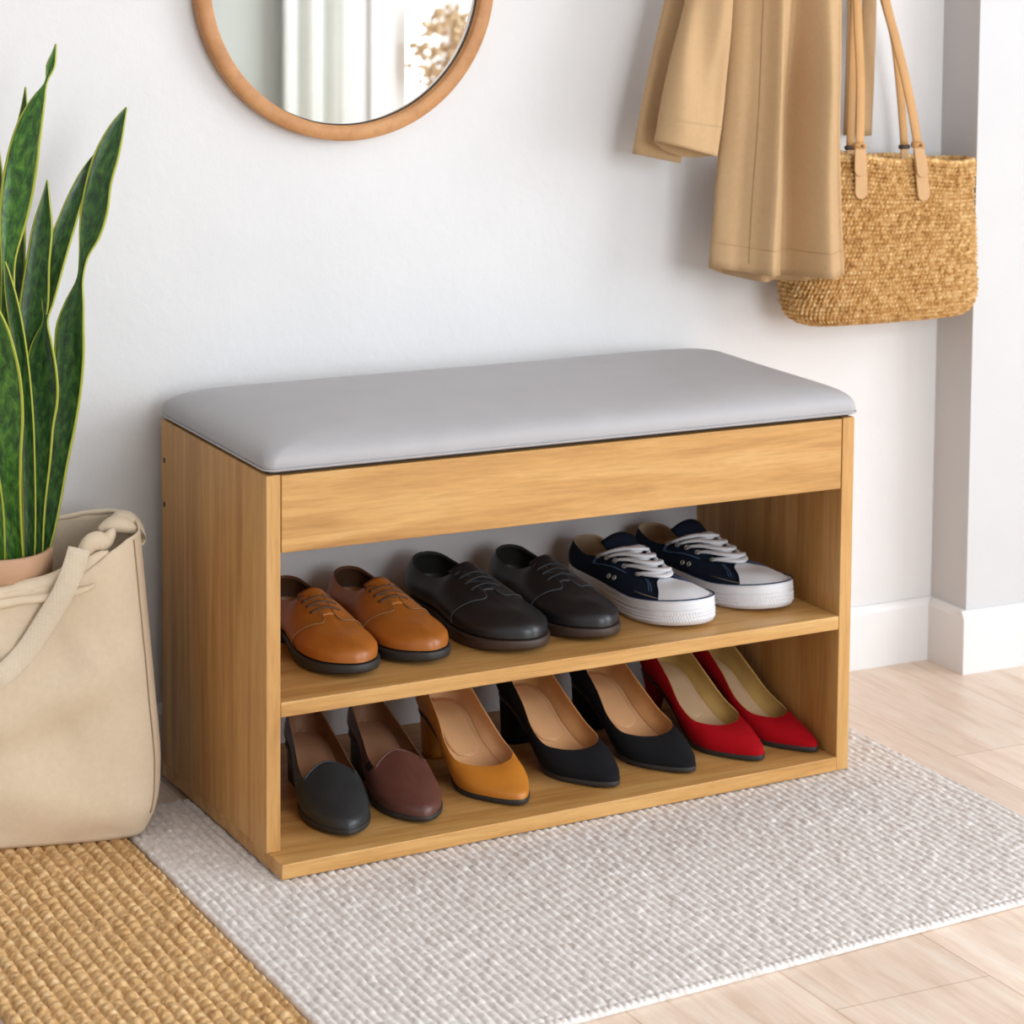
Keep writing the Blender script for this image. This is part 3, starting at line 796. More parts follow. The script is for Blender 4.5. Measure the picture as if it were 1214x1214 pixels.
# ---- court pump
def pump(name, label, toe, ang, z, L0, bend, mats, group, heel=.060, kind='block', hw=1.):
    root = shoe_root(name, label, 'pump', toe, ang, z, L0, group, .98*bend)
    k = L0/.235; e = heel-.060
    keys = [
     [(.014, 0, .062), (.007, 0, .078), (.004, 0, .090), (.005, 0, .100), (.008, 0, .108)],
     [(.018, .014, .062), (.0125, .017, .078), (.011, .0175, .090), (.012, .016, .099), (.0145, .014, .1065)],
     [(.032, .0235, .0605), (.029, .0280, .076), (.029, .0275, .087), (.030, .0250, .095), (.032, .0225, .1015)],
     [(.060, .0250, .0540), (.058, .0310, .068), (.058, .0310, .078), (.059, .0290, .0855), (.060, .0270, .0905)],
     [(.095, .0240, .0345), (.095, .0315, .047), (.095, .0325, .057), (.095, .0315, .0635), (.095, .0300, .0685)],
     [(.128, .0300, .0145), (.128, .0370, .0255), (.128, .0380, .0335), (.128, .0370, .0400), (.128, .0350, .0440)],
     [(.153, .0365, .0065), (.154, .0400, .0170), (.154, .0400, .0240), (.1535, .0382, .0300), (.1525, .0350, .0345)],
     [(.178, .0360, .0055), (.178, .0380, .0145), (.1755, .0360, .0225), (.171, .0310, .0285), (.1665, .0255, .0320)],
     [(.203, .0265, .0060), (.2025, .0275, .0130), (.196, .0247, .0210), (.185, .0190, .0275), (.1730, .0135, .0305)],
     [(.222, .0155, .0065), (.2215, .0160, .0122), (.212, .0135, .0200), (.194, .0095, .0270), (.1745, .0060, .0300)],
     [(.232, .0065, .0070), (.2315, .0068, .0115), (.221, .0053, .0188), (.199, .0036, .0266), (.1749, .0022, .0299)],
     [(.235, 0, .0072), (.2345, 0, .0113), (.224, 0, .0184), (.201, 0, .0265), (.1750, 0, .0299)]]
    K = np.array(keys); f = np.clip((.150-K[:, :, 0])/.11, 0, 1); f = f*f*(3-2*f); K[:, :, 2] += e*f; K *= k; K[:, :, 1] *= hw
    L = Last(K, bend, 0)
    shell(L, 'upper', mats['upper'], root, 128, 22)
    lining(L, 'lining', mats['lining'], root, .0016, .05, 128)
    fb = footbed(L, 'insole', mats['insole'], root, .0026, .97, 0, .975, -.001)
    # padded heel cushion, its rounded edge showing across the insole
    V = []; n, m_ = 22, 11
    for i in range(n):
        s = i/(n-1); x = (.022+.095*s)*k
        u = np.interp(x, [L.rib(q)[0][0] for q in np.linspace(0, .9, 60)], np.linspace(0, .9, 60)); a = L.rib(u)[0]
        w = a[1]*.80*math.sqrt(max(1-max((s-.72)/.28, 0)**2.2, .0001))*math.sqrt(min(1, .25+s*6))
        for j in range(m_):
            q = -1+2*j/(m_-1); V.append(L.warp(np.array([x, w*q, a[2]+.0036-.002*(1-(q*w/max(a[1], .001))**2)+.0004])))
    solid(obj('heel_cushion', V, gridF(n, m_), mats['insole'], fb), .0012, 1)
    zz = lambda x: L.rib(np.interp(x, [L.rib(q)[0][0]/L.L for q in np.linspace(0, 1, 90)], np.linspace(0, 1, 90)))[0][2]
    xs = np.linspace(0, 1, 60); zs = np.array([zz(x) for x in xs]); fz = lambda x: float(np.interp(x, xs, zs))
    sole(L, 'sole', mats['sole'], root, .0013, lambda x: fz(x)+.0006, lambda x: max(fz(x)-.0040-.0012*(x > .6), .0002 if x < .86 else .0016), 112, .2)
    # heel
    n = 28; V = []; hz = np.linspace(0, 1, 9)
    for q in hz:
        for i in range(n):
            a = 2*PI*i/n; c, s = math.cos(a), math.sin(a)
            if kind == 'block': rx, ry, cx = .0185-.002*(1-q), .0205-.003*(1-q), .032-.003*(1-q)*0
            else: rx, ry, cx = (.0085+.0105*q**2), (.0085+.013*q**2), .0245+.0075*q**1.5
            sc = 1/max(abs(c)**4+abs(s)**4, 1e-9)**.25
            x_ = (cx+rx*c*sc*.95)*k; top = fz(x_/L.L)-.003
            V.append(L.warp(np.array([x_, ry*s*sc*.92*k*hw, top*q])))
    F = gridF(9, n, False, True)+[tuple(range(n))[::-1], tuple(range(8*n, 9*n))]
    obj('heel', V, F, mats['heel'], root)
    return root
bz = ZB+.0004
tanp = dict(upper=M['cognac'], lining=M['peach'], insole=M['peach'], sole=M['rubber'], heel=M['cognac'])
blkp = dict(upper=M['black_suede'], lining=M['peach_dark'], insole=M['peach'], sole=M['rubber'], heel=M['black_suede'])
redp = dict(upper=M['red_suede'], lining=M['olive_beige'], insole=M['beige'], sole=M['rubber'], heel=M['red_suede'])
GP = 'court pumps on the bottom of the bench'
pump('court_pump', 'cognac tan leather pump with a pointed toe, only one of its colour', (.3300, .0125), -1, bz, .245, .008, tanp, GP, .060, 'block', 1.04)
pump('court_pump', 'black suede pump beside the cognac tan pump', (.4590, .0190), -4, bz, .248, .010, blkp, GP, .060, 'block', 1.03)
pump('court_pump', 'black suede pump beside the red pumps', (.5700, .0240), -5, bz, .248, .010, blkp, GP, .060, 'block', 1.03)
pump('court_pump', 'red suede pump beside the black pumps', (.6715, .0250), -5, bz, .245, .010, redp, GP, .062, 'slim', .94)
pump('court_pump', 'red suede pump nearest the right side panel', (.7522, .0230), -7, bz, .245, .014, redp, GP, .062, 'slim', .75)

# ---- loafer
def loafer(name, label, toe, ang, z, L0, bend, mats, group, gusset=False):
    root = shoe_root(name, label, 'loafer', toe, ang, z, L0, group, .98*bend)
    k = L0/.245
    keys = [
     [(.008, 0, .030), (.002, 0, .044), (.002, 0, .056), (.004, 0, .066), (.008, 0, .076)],
     [(.013, .016, .030), (.009, .019, .044), (.009, .019, .055), (.011, .0175, .064), (.014, .0155, .0735)],
     [(.031, .0270, .0290), (.029, .0305, .041), (.029, .0295, .051), (.030, .0275, .059), (.032, .0245, .0665)],
     [(.062, .0275, .0260), (.061, .0325, .036), (.061, .0325, .045), (.062, .0305, .0515), (.063, .0285, .0570)],
     [(.095, .0275, .0190), (.095, .0335, .029), (.095, .0340, .038), (.095, .0325, .0450), (.095, .0305, .0500)],
     [(.124, .0315, .0110), (.124, .0370, .022), (.124, .0375, .031), (.124, .0350, .0375), (.1245, .0315, .0420)],
     [(.150, .0365, .0080), (.150, .0395, .0185), (.148, .0385, .0280), (.149, .0350, .0350), (.1500, .0315, .0400)],
     [(.178, .0370, .0070), (.178, .0385, .0165), (.173, .0345, .0265), (.160, .0290, .0360), (.1440, .0225, .0448)],
     [(.205, .0315, .0070), (.2045, .0318, .0160), (.196, .0262, .0255), (.172, .0190, .0355), (.1375, .0122, .0490)],
     [(.227, .0205, .0075), (.2265, .0208, .0160), (.215, .0158, .0248), (.182, .0105, .0347), (.1352, .0056, .0506)],
     [(.240, .0090, .0080), (.2395, .0092, .0160), (.225, .0068, .0242), (.186, .0045, .0342), (.1346, .0022, .0510)],
     [(.245, 0, .0082), (.2445, 0, .0163), (.228, 0, .0240), (.188, 0, .0340), (.1345, 0, .0511)]]
    K = np.array(keys); f = np.clip((.150-K[:, :, 0])/.11, 0, 1); f = f*f*(3-2*f); K[:, :, 2] += .016*f; K[:, 2:, 2] -= .006*f[:, 2:]; K[:, :, 1] *= 1-.17*f
    L = Last(K*k, bend, 0)
    shell(L, 'upper', mats['upper'], root, 120, 22)
    lining(L, 'lining', mats['lining'], root, .0018, .05, 120)
    footbed(L, 'insole', mats['insole'], root, .003, .97, 0, .98)
    xs = np.linspace(0, 1, 60); us = np.linspace(0, 1, 90); xx = [L.rib(q)[0][0]/L.L for q in us]
    zs = [L.rib(np.interp(x, xx, us))[0][2] for x in xs]; fz = lambda x: float(np.interp(x, xs, zs))
    sole(L, 'sole', mats['sole'], root, .0018, lambda x: fz(x)+.0008, lambda x: max(fz(x)-.0055-.0018*(x > .6), .0002+.004*max((x-.75)/.25, 0)**1.6), 112, .3)
    n = 30; V = []
    for q in (0, .5, 1):
        for i in range(n):
            u = -.36+.72*i/(n-1); p = L.curve(u, [0.])[0]; sc = .93+.05*q; c = L.warp(np.array([.032*k, 0, 0])); d = (p[:2]-c[:2])*sc+c[:2]
            V.append((d[0], d[1], (fz(p[0]/L.L)-.0052)*q+.0001))
    F = gridF(3, n, False, True)+[tuple(range(n))[::-1], tuple(range(2*n, 3*n))]
    obj('heel', V, F, mats['sole'], root)
    # folded edge along the vamp
    e = [(u, 1) for u in np.linspace(.62, 1.38, 40)]
    obj('vamp_edge', *tube([L.S(u, 1)+np.array([0, 0, .0002]) for u, _ in e], .0011, 6), mats['upper'], root)
    if gusset:
        for s in (1, -1):
            q = (lambda u: u) if s > 0 else (lambda u: 2-u)
            patch(L, 'elastic_gusset', M['black_lining'], root, lambda t: q(.545+.0*t), lambda t: q(.60+.0*t), .74, .985, .0008, 8, 8)
    return root
l1 = dict(upper=M['char_leather'], lining=M['brown_lining'], insole=M['brown_insole'], sole=M['rubber'])
l2 = dict(upper=M['wine_leather'], lining=M['brown_lining'], insole=M['brown_insole'], sole=M['rubber'])
loafer('loafer', 'charcoal black leather loafer in the bottom left corner of the bench', (.1045, .0040), 8, bz, .252, -.003, l1, 'loafers on the bottom of the bench')
loafer('loafer', 'wine brown leather loafer beside the charcoal loafer', (.2020, .0060), 5, bz, .252, -.002, l2, 'loafers on the bottom of the bench', True)

# ------------------------------------------------------------------ rugs
def rug(name, x0, x1, yb, yf, pitch, loop, hgt, z0, mat, res, label, seed, edge=.014, hem=False, rib=.5, press=None, sl=.45):
    """woven rug: yarn rows run from front to back, every row a string of loops"""
    nx = int((x1-x0)/res[0]); ny = int(1.0*(max(yb(x0), yb(x1))-min(yf(x0), yf(x1)))/res[1])
    gx = np.linspace(0, 1, nx)[:, None]; gy = np.linspace(0, 1, ny)[None, :]
    X = x0+(x1-x0)*gx+0*gy
    YB = yb(X)+0*X; YFv = yf(X)+0*X; Y = YFv+(YB-YFv)*gy
    jx = X+.0022*(vnoise(X*55, Y*70, seed)-.5)
    row = np.floor((jx-x0)/pitch); fx = (jx-x0)/pitch-row
    ph = vnoise(row*3.7+.5, row*0+.5, seed+5)*3
    ly = Y/loop+ph+.9*(vnoise(X*0+row*1.7, Y*25, seed+9)-.5)
    li = np.floor(ly); fy = ly-li
    prof = np.sqrt(np.clip(1-(2*fx-1)**2, 0, 1))
    slant = (fy-sl*(fx-.5))%1.0
    lp = np.clip(1-(2*slant-1)**2, 0, 1)**.5
    rv = vnoise(row*5.3+.5, li*3.1+.5, seed+2)
    Z = prof*(1-rib+rib*lp)*(.7+.6*rv)
    Z = hgt*Z
    if hem:
        # bound front and back edges
        for dist in (np.abs(Y-YFv), ):
            m_ = dist < edge
            fy2 = dist/edge; lx = ((X-x0)/(pitch*.75)); lf = lx-np.floor(lx)
            hz = hgt*1.15*np.sqrt(np.clip(1-(2*np.clip(fy2, 0, 1)-1)**2, 0, 1))*(.2+.8*np.sqrt(np.clip(1-(2*lf-1)**2, 0, 1)))
            Z = np.where(m_, hz, Z)
    dx = np.minimum(X-x0, x1-X); dy = np.minimum(Y-YFv, YB-Y)
    fall = np.clip(np.minimum(dx, dy)/.0035, 0, 1); fall = np.sqrt(1-(1-fall)**2)
    Z = z0+.0022+(Z+.0006)*fall
    if press is not None: Z = press(X, Y, Z)
    ox = .0012*(vnoise(X*90, Y*90, seed+3)-.5)*fall
    V = np.stack([X+ox, Y, Z], -1).reshape(-1, 3)
    me = bpy.data.meshes.new(name); nv = len(V)
    i = np.arange(nx-1)[:, None]*ny+np.arange(ny-1)[None, :]; i = i.ravel()
    Fq = np.stack([i, i+ny, i+ny+1, i+1], 1)
    # skirt down to the floor
    b = np.concatenate([np.arange(nx)*ny, (nx-1)*ny+np.arange(1, ny), np.arange(nx-2, -1, -1)*ny+ny-1, np.arange(ny-2, 0, -1)])
    B = V[b].copy(); B[:, 2] = z0+.0001; cB = B.mean(0); B[:, 0] -= np.sign(B[:, 0]-cB[0])*.003; B[:, 1] -= np.sign(B[:, 1]-cB[1])*.003; nb = len(b); V = np.concatenate([V, B]); q = np.arange(nb)
    Fs = np.stack([b, nv+q, nv+(q+1) % nb, b[(q+1) % nb]], 1)
    Fq = np.concatenate([Fq, Fs])
    me.vertices.add(len(V)); me.vertices.foreach_set('co', V.astype(np.float32).ravel())
    me.loops.add(Fq.size); me.loops.foreach_set('vertex_index', Fq.ravel().astype(np.int32))
    me.polygons.add(len(Fq)); me.polygons.foreach_set('loop_start', np.arange(0, Fq.size, 4, dtype=np.int32)); me.polygons.foreach_set('loop_total', np.full(len(Fq), 4, dtype=np.int32))
    me.polygons.foreach_set('use_smooth', np.ones(len(Fq), dtype=bool)); me.update(calc_edges=True); me.validate()
    o = bpy.data.objects.new(name, me); COL.objects.link(o); me.materials.append(mat)
    return tag(o, label, 'rug')
rug('woven_rug', -.1035, .884, lambda x: .262, lambda x: -.507+.088*x,   .0108, .0190, .0046, FZ, M['wool'], (.0015, .0019), 'pale oatmeal woven rug under the front of the shoe bench', 3, hem=True, rib=.30, sl=.2, press=lambda X, Y, Z: np.where((X > -.002) & (X < W+.002) & (Y > -.0385*(1-np.clip(X/(W-T), 0, 1))-.003), np.minimum(Z, -.0006), Z))
rug('jute_rug', -.372, -.109, lambda x: .335, lambda x: -.62, .0150, .0150, .0085, FZ, M['jute'], (.0016, .0019), 'golden brown jute rug under the canvas tote', 11, press=lambda X, Y, Z: np.where((np.abs((X+.2)*.974-(Y-.24)*.225) < .137) & (np.abs((X+.2)*.225+(Y-.24)*.974) < .072), np.minimum(Z, .0012), Z))

# ------------------------------------------------------------------ round mirror
MR = .2105; mc = atY(413, -26, YW)
c_ = (atY(237, 0, YW-.022)+atY(588, 0, YW-.022))/2
bot = atY(415, 167, YW-.022)
hw = (atY(588, 0, YW-.022)[0]-atY(237, 0, YW-.022)[0])/2
dz0 = c_[2]-bot[2]          # chord height above the lowest point
MR = (hw*hw+dz0*dz0)/(2*dz0); MCZ = bot[2]+MR; MCX = bot[0]-.001
mir = thing('round_mirror', 'round mirror in a slim wooden frame hanging on the white wall', 'mirror', (MCX, YW-.0005, MCZ))
prof = [(MR-.021, 0), (MR-.001, 0), (MR, -.002), (MR, -.021), (MR-.0015, -.023), (MR-.0175, -.023), (MR-.019, -.0215), (MR-.019, -.009), (MR-.021, -.009)]
n = 160; V = []
for i in range(n):
    a = 2*PI*i/n
    for r, y in prof: V.append((r*math.cos(a), y, r*math.sin(a)))
obj('frame', V, gridF(n, len(prof), True, True), M['ash'], mir)
V = [((MR-.0195)*math.cos(2*PI*i/n), -.0095, (MR-.0195)*math.sin(2*PI*i/n)) for i in range(n)]; V += [(v[0], -.006, v[2]) for v in V]
obj('mirror_glass', V, [tuple(range(n)), tuple(range(2*n-1, n-1, -1))]+[(i, n+i, n+(i+1) % n, (i+1) % n) for i in range(n)], M['mirror'], mir, False)
V = []
for i in range(n):
    a = 2*PI*i/n
    for r, y in ((MR-.0190, -.0115), (MR-.0206, -.0112), (MR-.0206, -.0098), (MR-.0190, -.0098)): V.append((r*math.cos(a), y, r*math.sin(a)))
obj('inner_gasket', V, gridF(n, 4, True, True), M['black'], mir)

# ------------------------------------------------------------------ trench coat
coat = thing('trench_coat', 'camel trench coat hanging on the wall beside the straw bag', 'coat', (0, 0, 0))
ZT = 1.36
SURF = {}
def cloth_tube(name, mat, left, right, depth, folds, ztop, par, nz=46, na=96, open_bottom=True, hemlift=None, ybase=None, inner=True):
    """hanging tube of cloth: left/right edges are lists of (x,z); depth(s,z) half thickness; folds(a,z) ripple of the front"""
    lx = smooth_interp(sorted([(z, x) for x, z in left])); rx = smooth_interp(sorted([(z, x) for x, z in right]))
    zl0, zr0 = min(z for _, z in left), min(z for _, z in right)
    V = []
    for j in range(nz):
        s = j/(nz-1)
        for i in range(na):
            a = 2*PI*i/na; c, sn = math.cos(a), math.sin(a)
            q = (c+1)/2
            z0 = zl0+(zr0-zl0)*q-(hemlift(q, sn) if hemlift else 0)
            z = z0+(ztop-z0)*s
            xl, xr = lx(max(z, zl0)), rx(max(z, zr0)); hw_ = (xr-xl)/2
            x = (xl+xr)/2+hw_*c
            dd = depth(q, z); y = ybase(q, z)-dd*(np.sign(sn)*abs(sn)**.8)
            env = abs(sn)
            y += -folds(q, z)*env if sn > 0 else folds(q+.2, z)*env*.6
            V.append((x, y, z))
    F = gridF(nz, na, False, True)+[tuple(range((nz-1)*na, nz*na))]
    o = obj(name, V, F, mat, par); solid(o, .0022, 1 if False else -1); SURF[name] = np.array(V).reshape(nz, na, 3)
    return o
def px(u, v, y): p = atY(u, v, y); return (p[0], p[2])
# body
yb = .225
bl = [px(848, 318, yb+.03), px(858, 200, yb+.03), px(867, 90, yb+.03), px(872, 0, yb+.03), (px(872, 0, yb+.03)[0]+.012, 1.15), (px(872, 0, yb)[0]+.035, 1.36)]
br = [px(1000, 326, yb), px(996, 240, yb), px(994, 160, yb), px(996, 60, yb), px(996, 0, yb), (px(996, 0, yb)[0]-.004, 1.15), (px(996, 0, yb)[0]-.03, 1.36)]
def bfold(q, z):
    g = lambda c, w, a: a*math.exp(-((q-c)/w)**2)
    k = min(1, (1.15-z)/.3) if z > .85 else 1
    return k*(g(.36, .055, .020)+.010*(q-.5)-g(.60, .09, .042)+g(.80, .085, .022)-g(.955, .03, .014)-g(.17, .05, .006)+.002*math.sin(z*23+q*9))
body = cloth_tube('coat_body', M['trench'], bl, br, lambda q, z: .022, bfold, 1.36, coat, 60, 128, hemlift=lambda q, sn: (.005*math.sin(q*PI) if sn > 0 else .016*math.sin(q*PI)**.7), ybase=lambda q, z: yb+.045*(1-q)*1.0)
# side seam and hem stitching on the front
G = SURF['coat_body']; ia = int(round(math.acos(2*.235-1)/(2*PI)*128))
obj('front_seam', *tube([G[j, ia]+np.array([0, -.0008, 0]) for j in range(1, 58)], .0005, 5), M['trench_seam'], body)
obj('hem_stitching', *tube([G[3, i]*.6+G[2, i]*.4+np.array([0, -.0003, 0]) for i in range(3, 62)], .0004, 5), M['trench_seam'], body)
# front sleeve
ys = .243
sl_ = [px(784, 168, ys), px(800, 81, ys), px(820, 0, ys), (px(820, 0, ys)[0]+.03, 1.12), (px(872, 0, ys)[0]+.01, 1.30)]
sr_ = [px(852, 186, ys), px(859, 150, ys), px(865, 81, ys), px(872, 0, ys), (px(872, 0, ys)[0]+.015, 1.12), (px(872, 0, ys)[0]+.04, 1.30)]
sleeve = cloth_tube('sleeve', M['trench'], sl_, sr_, lambda q, z: .022, lambda q, z: .005*math.sin(q*7+z*9)+.0045*math.sin(z*31+q*5)-.006*math.exp(-((q-.8)/.12)**2), 1.30, coat, 40, 72, hemlift=lambda q, sn: (0 if sn > 0 else .011*math.sin(q*PI)**.7), ybase=lambda q, z: ys+.012)
# cuff: a doubled band round the sleeve end
cuffl = [(x-.0012, z-.0005) for x, z in (px(784, 168, ys), px(790, 140, ys))]; cuffr = [(x+.0014, z-.0005) for x, z in (px(852, 186, ys), px(858, 150, ys))]
def cuff(par):
    V = []; na = 72
    for j in range(8):
        s = j/7
        for i in range(na):
            a = 2*PI*i/na; c, sn = math.cos(a), math.sin(a); q = (c+1)/2
            xl = cuffl[0][0]+(cuffl[1][0]-cuffl[0][0])*s; xr = cuffr[0][0]+(cuffr[1][0]-cuffr[0][0])*s
            zl = cuffl[0][1]+(cuffl[1][1]-cuffl[0][1])*s; zr = cuffr[0][1]+(cuffr[1][1]-cuffr[0][1])*s
            z = zl+(zr-zl)*q
            y = ys+.012-(.0232)*(np.sign(sn)*abs(sn)**.8); e = abs(sn); f = .005*math.sin(q*7+z*9)+.0045*math.sin(z*31+q*5)-.006*math.exp(-((q-.8)/.12)**2)
            y += -f*e if sn > 0 else f*e*.6
            V.append(((xl+xr)/2+(xr-xl)/2*c, y, z))
    o = obj('cuff', V, gridF(8, na, False, True), M['trench'], par); solid(o, .0015, -1)
cuff(sleeve)
# rear sleeve, nearer the wall
yr = .300
rl = [px(754, 183, yr), px(771, 96, yr), px(793, 0, yr), (px(793, 0, yr)[0]+.035, 1.12), (px(872, 0, yr)[0], 1.30)]
rr = [px(809, 194, yr), px(822, 100, yr), px(840, 0, yr), (px(840, 0, yr)[0]+.03, 1.12), (px(872, 0, yr)[0]+.035, 1.30)]
cloth_tube('sleeve', M['trench'], rl, rr, lambda q, z: .016, lambda q, z: .004*math.sin(q*6+z*11+1), 1.30, coat, 36, 64, ybase=lambda q, z: yr+.008)
# collar gathered on the hook
V, F = tube(spl([(px(935, 0, yb)[0], .27, 1.30), (px(935, 0, yb)[0], .30, 1.36), (px(935, 0, yb)[0], .335, 1.40)], 10), np.linspace(.05, .02, 10), 24, r2=np.linspace(.075, .03, 10))
obj('collar', V, F, M['trench'], coat)
# belt hanging down by the wall, two thicknesses
mb = MB(); yq = .352
for (u0, v0, u1, v1, w, dy) in ((1012, -60, 1006, 160, .0085, .0), (1032, -60, 1025, 161, .0115, .008)):
    P = spl([atY(u0, v0, yq+dy), atY((u0+u1)/2+1, (v0+v1)/2, yq+dy), atY(u1, v1, yq+dy)], 20)
    P = np.concatenate([[P[0]+np.array([-.02, 0, .22])], P]); mb.add(*ribbon(P, (w, 0, 0), (0, 1, 0), .003))
obj('belt', mb.V, mb.F, M['trench'], coat)
def hook(x, z, label, y1):
    h = thing('wall_hook', label, 'hook', (x, YW, z))
    V, F = tube([(0, -.0003, 0), (0, -.006, 0)], .018, 24); obj('hook_plate', V, F, M['brass'], h)
    V, F = tube(spl([(0, -.005, 0), (0, -.03, -.006), (0, y1-YW-.008, -.004), (0, y1-YW-.022, .008), (0, y1-YW-.028, .026)], 20), .005, 10); obj('hook_arm', V, F, M['brass'], h)
hook(px(935, 0, yb)[0], 1.40, 'wall hook holding the collar of the camel trench coat', .335)

# ------------------------------------------------------------------ straw bag
sb = thing('straw_bag', 'woven straw tote bag with tan leather straps, hanging beside the coat', 'bag', (0, 0, 0))
yc, hd = .302, .048
TL, TR = px(926, 196, yc), px(1147, 194, yc); BL, BR = px(936, 372, yc), px(1146, 372, yc)
zt_b, zb_b = atY(1040, 187, yc-hd)[2], atY(1050, 386, yc-hd)[2]
def bag_ring(z, na):
    """rounded-rectangle section of the bag at height z"""
    s = (z-zb_b)/(zt_b-zb_b)
    xl = BL[0]+(TL[0]-BL[0])*s; xr = BR[0]+(TR[0]-BR[0])*s
    bul = .006*math.sin(PI*min(max(s, 0), 1)); xl -= bul*.3; xr += bul*.1-.004*math.exp(-((s-.75)/.14)**2)
    rr_ = .034; d = 1.0
    ins = 0
    hh = z-zb_b
    if hh < rr_: ins = rr_-math.sqrt(max(rr_**2-(rr_-hh)**2, 0))
    hx_ = (xr-xl)/2-ins; hy_ = hd*(.80+.2*min(1, (1-s)*1.6))-ins*.7; cx = (xl+xr)/2
    P = []
    for i in range(na):
        a = 2*PI*i/na; c, sn = math.cos(a), math.sin(a); e = 2/3.2
        P.append((cx+hx_*np.sign(c)*abs(c)**e, yc-hy_*np.sign(sn)*abs(sn)**e))
    P = np.array(P); Q = np.concatenate([P, P[:1]]); d = np.concatenate([[0], np.cumsum(np.linalg.norm(np.diff(Q, axis=0), axis=1))])
    u = np.linspace(0, d[-1], na, endpoint=False)
    return np.stack([np.interp(u, d, Q[:, 0]), np.interp(u, d, Q[:, 1])], 1)
def rim_dip(x): q = (x-TL[0])/(TR[0]-TL[0]); return -.003*np.sin(q*PI)+.0015*np.sin(x*60)+.010-.026*q
def straw_body():
    NA, NZ = 720, 340; V = np.zeros((NZ, NA, 3)); 
    ss = np.linspace(0, 1, NZ)
    for j, s in enumerate(ss):
        z = zb_b+(zt_b-zb_b)*s; R = bag_ring(z, NA); V[j, :, :2] = R; V[j, :, 2] = z
    nx_ = np.roll(V, -1, 1)-np.roll(V, 1, 1); nrm = np.stack([nx_[:, :, 1], -nx_[:, :, 0]], -1); nrm /= np.linalg.norm(nrm, axis=2)[:, :, None]+1e-12
    c = np.array([(TL[0]+TR[0])/2, yc]); sg = np.sign(((V[:, :, :2]-c)*nrm).sum(2)); nrm *= sg[:, :, None]
    # woven rows of slanted stitches
    rows = 38; ang = np.arange(NA)/NA*118
    rz_ = ss[:, None]*rows+.35*vnoise(ss[:, None]*6+0*ang[None, :], ang[None, :]*.12, 6); ri = np.floor(rz_); fr = rz_-ri
    ax_ = ang[None, :]+ri*.5+.5*(vnoise(ri*2.3, ang[None, :]*.35, 4)-.5); ai = np.floor(ax_); fa = ax_-ai
    a_, r_ = fa-.5, fr-.5; al, ac = (a_-r_)*.7071, (a_+r_)*.7071
    hgt = np.sqrt(np.clip(1-(al/.70)**2-(ac/.40)**2, 0, 1))*(.55+.75*vnoise(ai*1.7+.5, ri*2.9+.5, 8))
    disp = .0070*hgt-.002
    lump = .0035*(vnoise(ang[None, :]*.10, ss[:, None]*5, 21)-.5)
    V[:, :, :2] += nrm*(disp+lump)[:, :, None]
    V[:, :, 2] += rim_dip(V[:, :, 0])*ss[:, None]**2
    F = gridF(NZ, NA, False, True)+[tuple(range(NA))[::-1]]
    o = obj('basket_body', V.reshape(-1, 3), F, M['straw'], sb)
    # inside skin
    V2 = []
    for s in np.linspace(.05, 1, 12):
        z = zb_b+(zt_b-zb_b)*s; R = bag_ring(z, 96); c2 = R.mean(0)
        for q in R: d = q-c2; V2.append((c2[0]+d[0]*.965, c2[1]+d[1]*.93, z+rim_dip(q[0])*s*s))
    obj('inside', V2, [f[::-1] for f in gridF(12, 96, False, True)]+[tuple(range(96))], M['straw'], sb)
    R = bag_ring(zt_b, 400); P = [(q[0], q[1], zt_b+rim_dip(q[0])+.0005) for q in R]; P = P+P[:2]
    # braided rim
    n = len(P); rad = [.0036+.0009*math.sin(i*1.55) for i in range(n)]
    obj('rim', *tube(P, rad, 10, caps=False), M['straw'], sb)
straw_body()
yf_ = yc-hd*.8-.0035; yk = yc+hd*.8-.004
def lug(par, u0, v0, u1, v1, y, w=.0078, th=.003, name='strap_tab'):
    """leather tab with a rounded end lying on the bag"""
    a, b = atY(u0, v0, y), atY(u1, v1, y); d = (b-a); l = np.linalg.norm(d); d /= l; s = np.cross(d, (0, 1, 0)); s /= np.linalg.norm(s)
    V = []; n = 24; out = []
    out = [a+s*w*.82, a-s*w*.82]
    for k in range(n+1):
        t = PI*k/n; out.append(b-d*w-s*w*math.cos(t)+d*w*math.sin(t))
    m = len(out); V = [p+np.array([0, -th/2, 0]) for p in out]+[p+np.array([0, th/2, 0]) for p in out]
    F = [tuple(range(m)), tuple(range(2*m-1, m-1, -1))]+[(i, m+i, m+(i+1) % m, (i+1) % m) for i in range(m)]
    return bevel(obj(name, V, F, M['tab_tan'], par, False), .0008)
apex = atY(1034, -170, .33)
def handle(ptsL, ptsR, y, w, nm='strap'):
    A = [atY(u, v, y+dy) for u, v, dy in ptsL]; B = [atY(u, v, y+dy) for u, v, dy in ptsR]
    P = spl(A+[apex+np.array([-.008, 0, 0]), apex+np.array([0, -.002, .006]), apex+np.array([.008, 0, 0])]+B[::-1], 90)
    T_ = np.gradient(P, axis=0); T_ /= np.linalg.norm(T_, axis=1)[:, None]
    Nn = np.tile(np.array([0, 1., 0]), (len(P), 1)); Wv = np.cross(T_, Nn); Wv /= np.linalg.norm(Wv, axis=1)[:, None]; Nn = np.cross(Wv, T_)
    return obj(nm, *ribbon(P, Wv*w, Nn, .003), M['strap_tan'], sb)
h1 = handle([(1019, 173, -.0055), (1020, 90, .015), (1017, 18, .035)], [(1088, 172, -.0055), (1077, 110, .01), (1064, 55, .025), (1050, 0, .04)], yf_, .0068)
h2 = handle([(1008, 175, 0), (1010, 100, -.005), (1012, 18, -.012)], [(1072, 173, 0), (1066, 95, -.005), (1060, 45, -.010), (1046, -10, -.012)], yk, .0062)
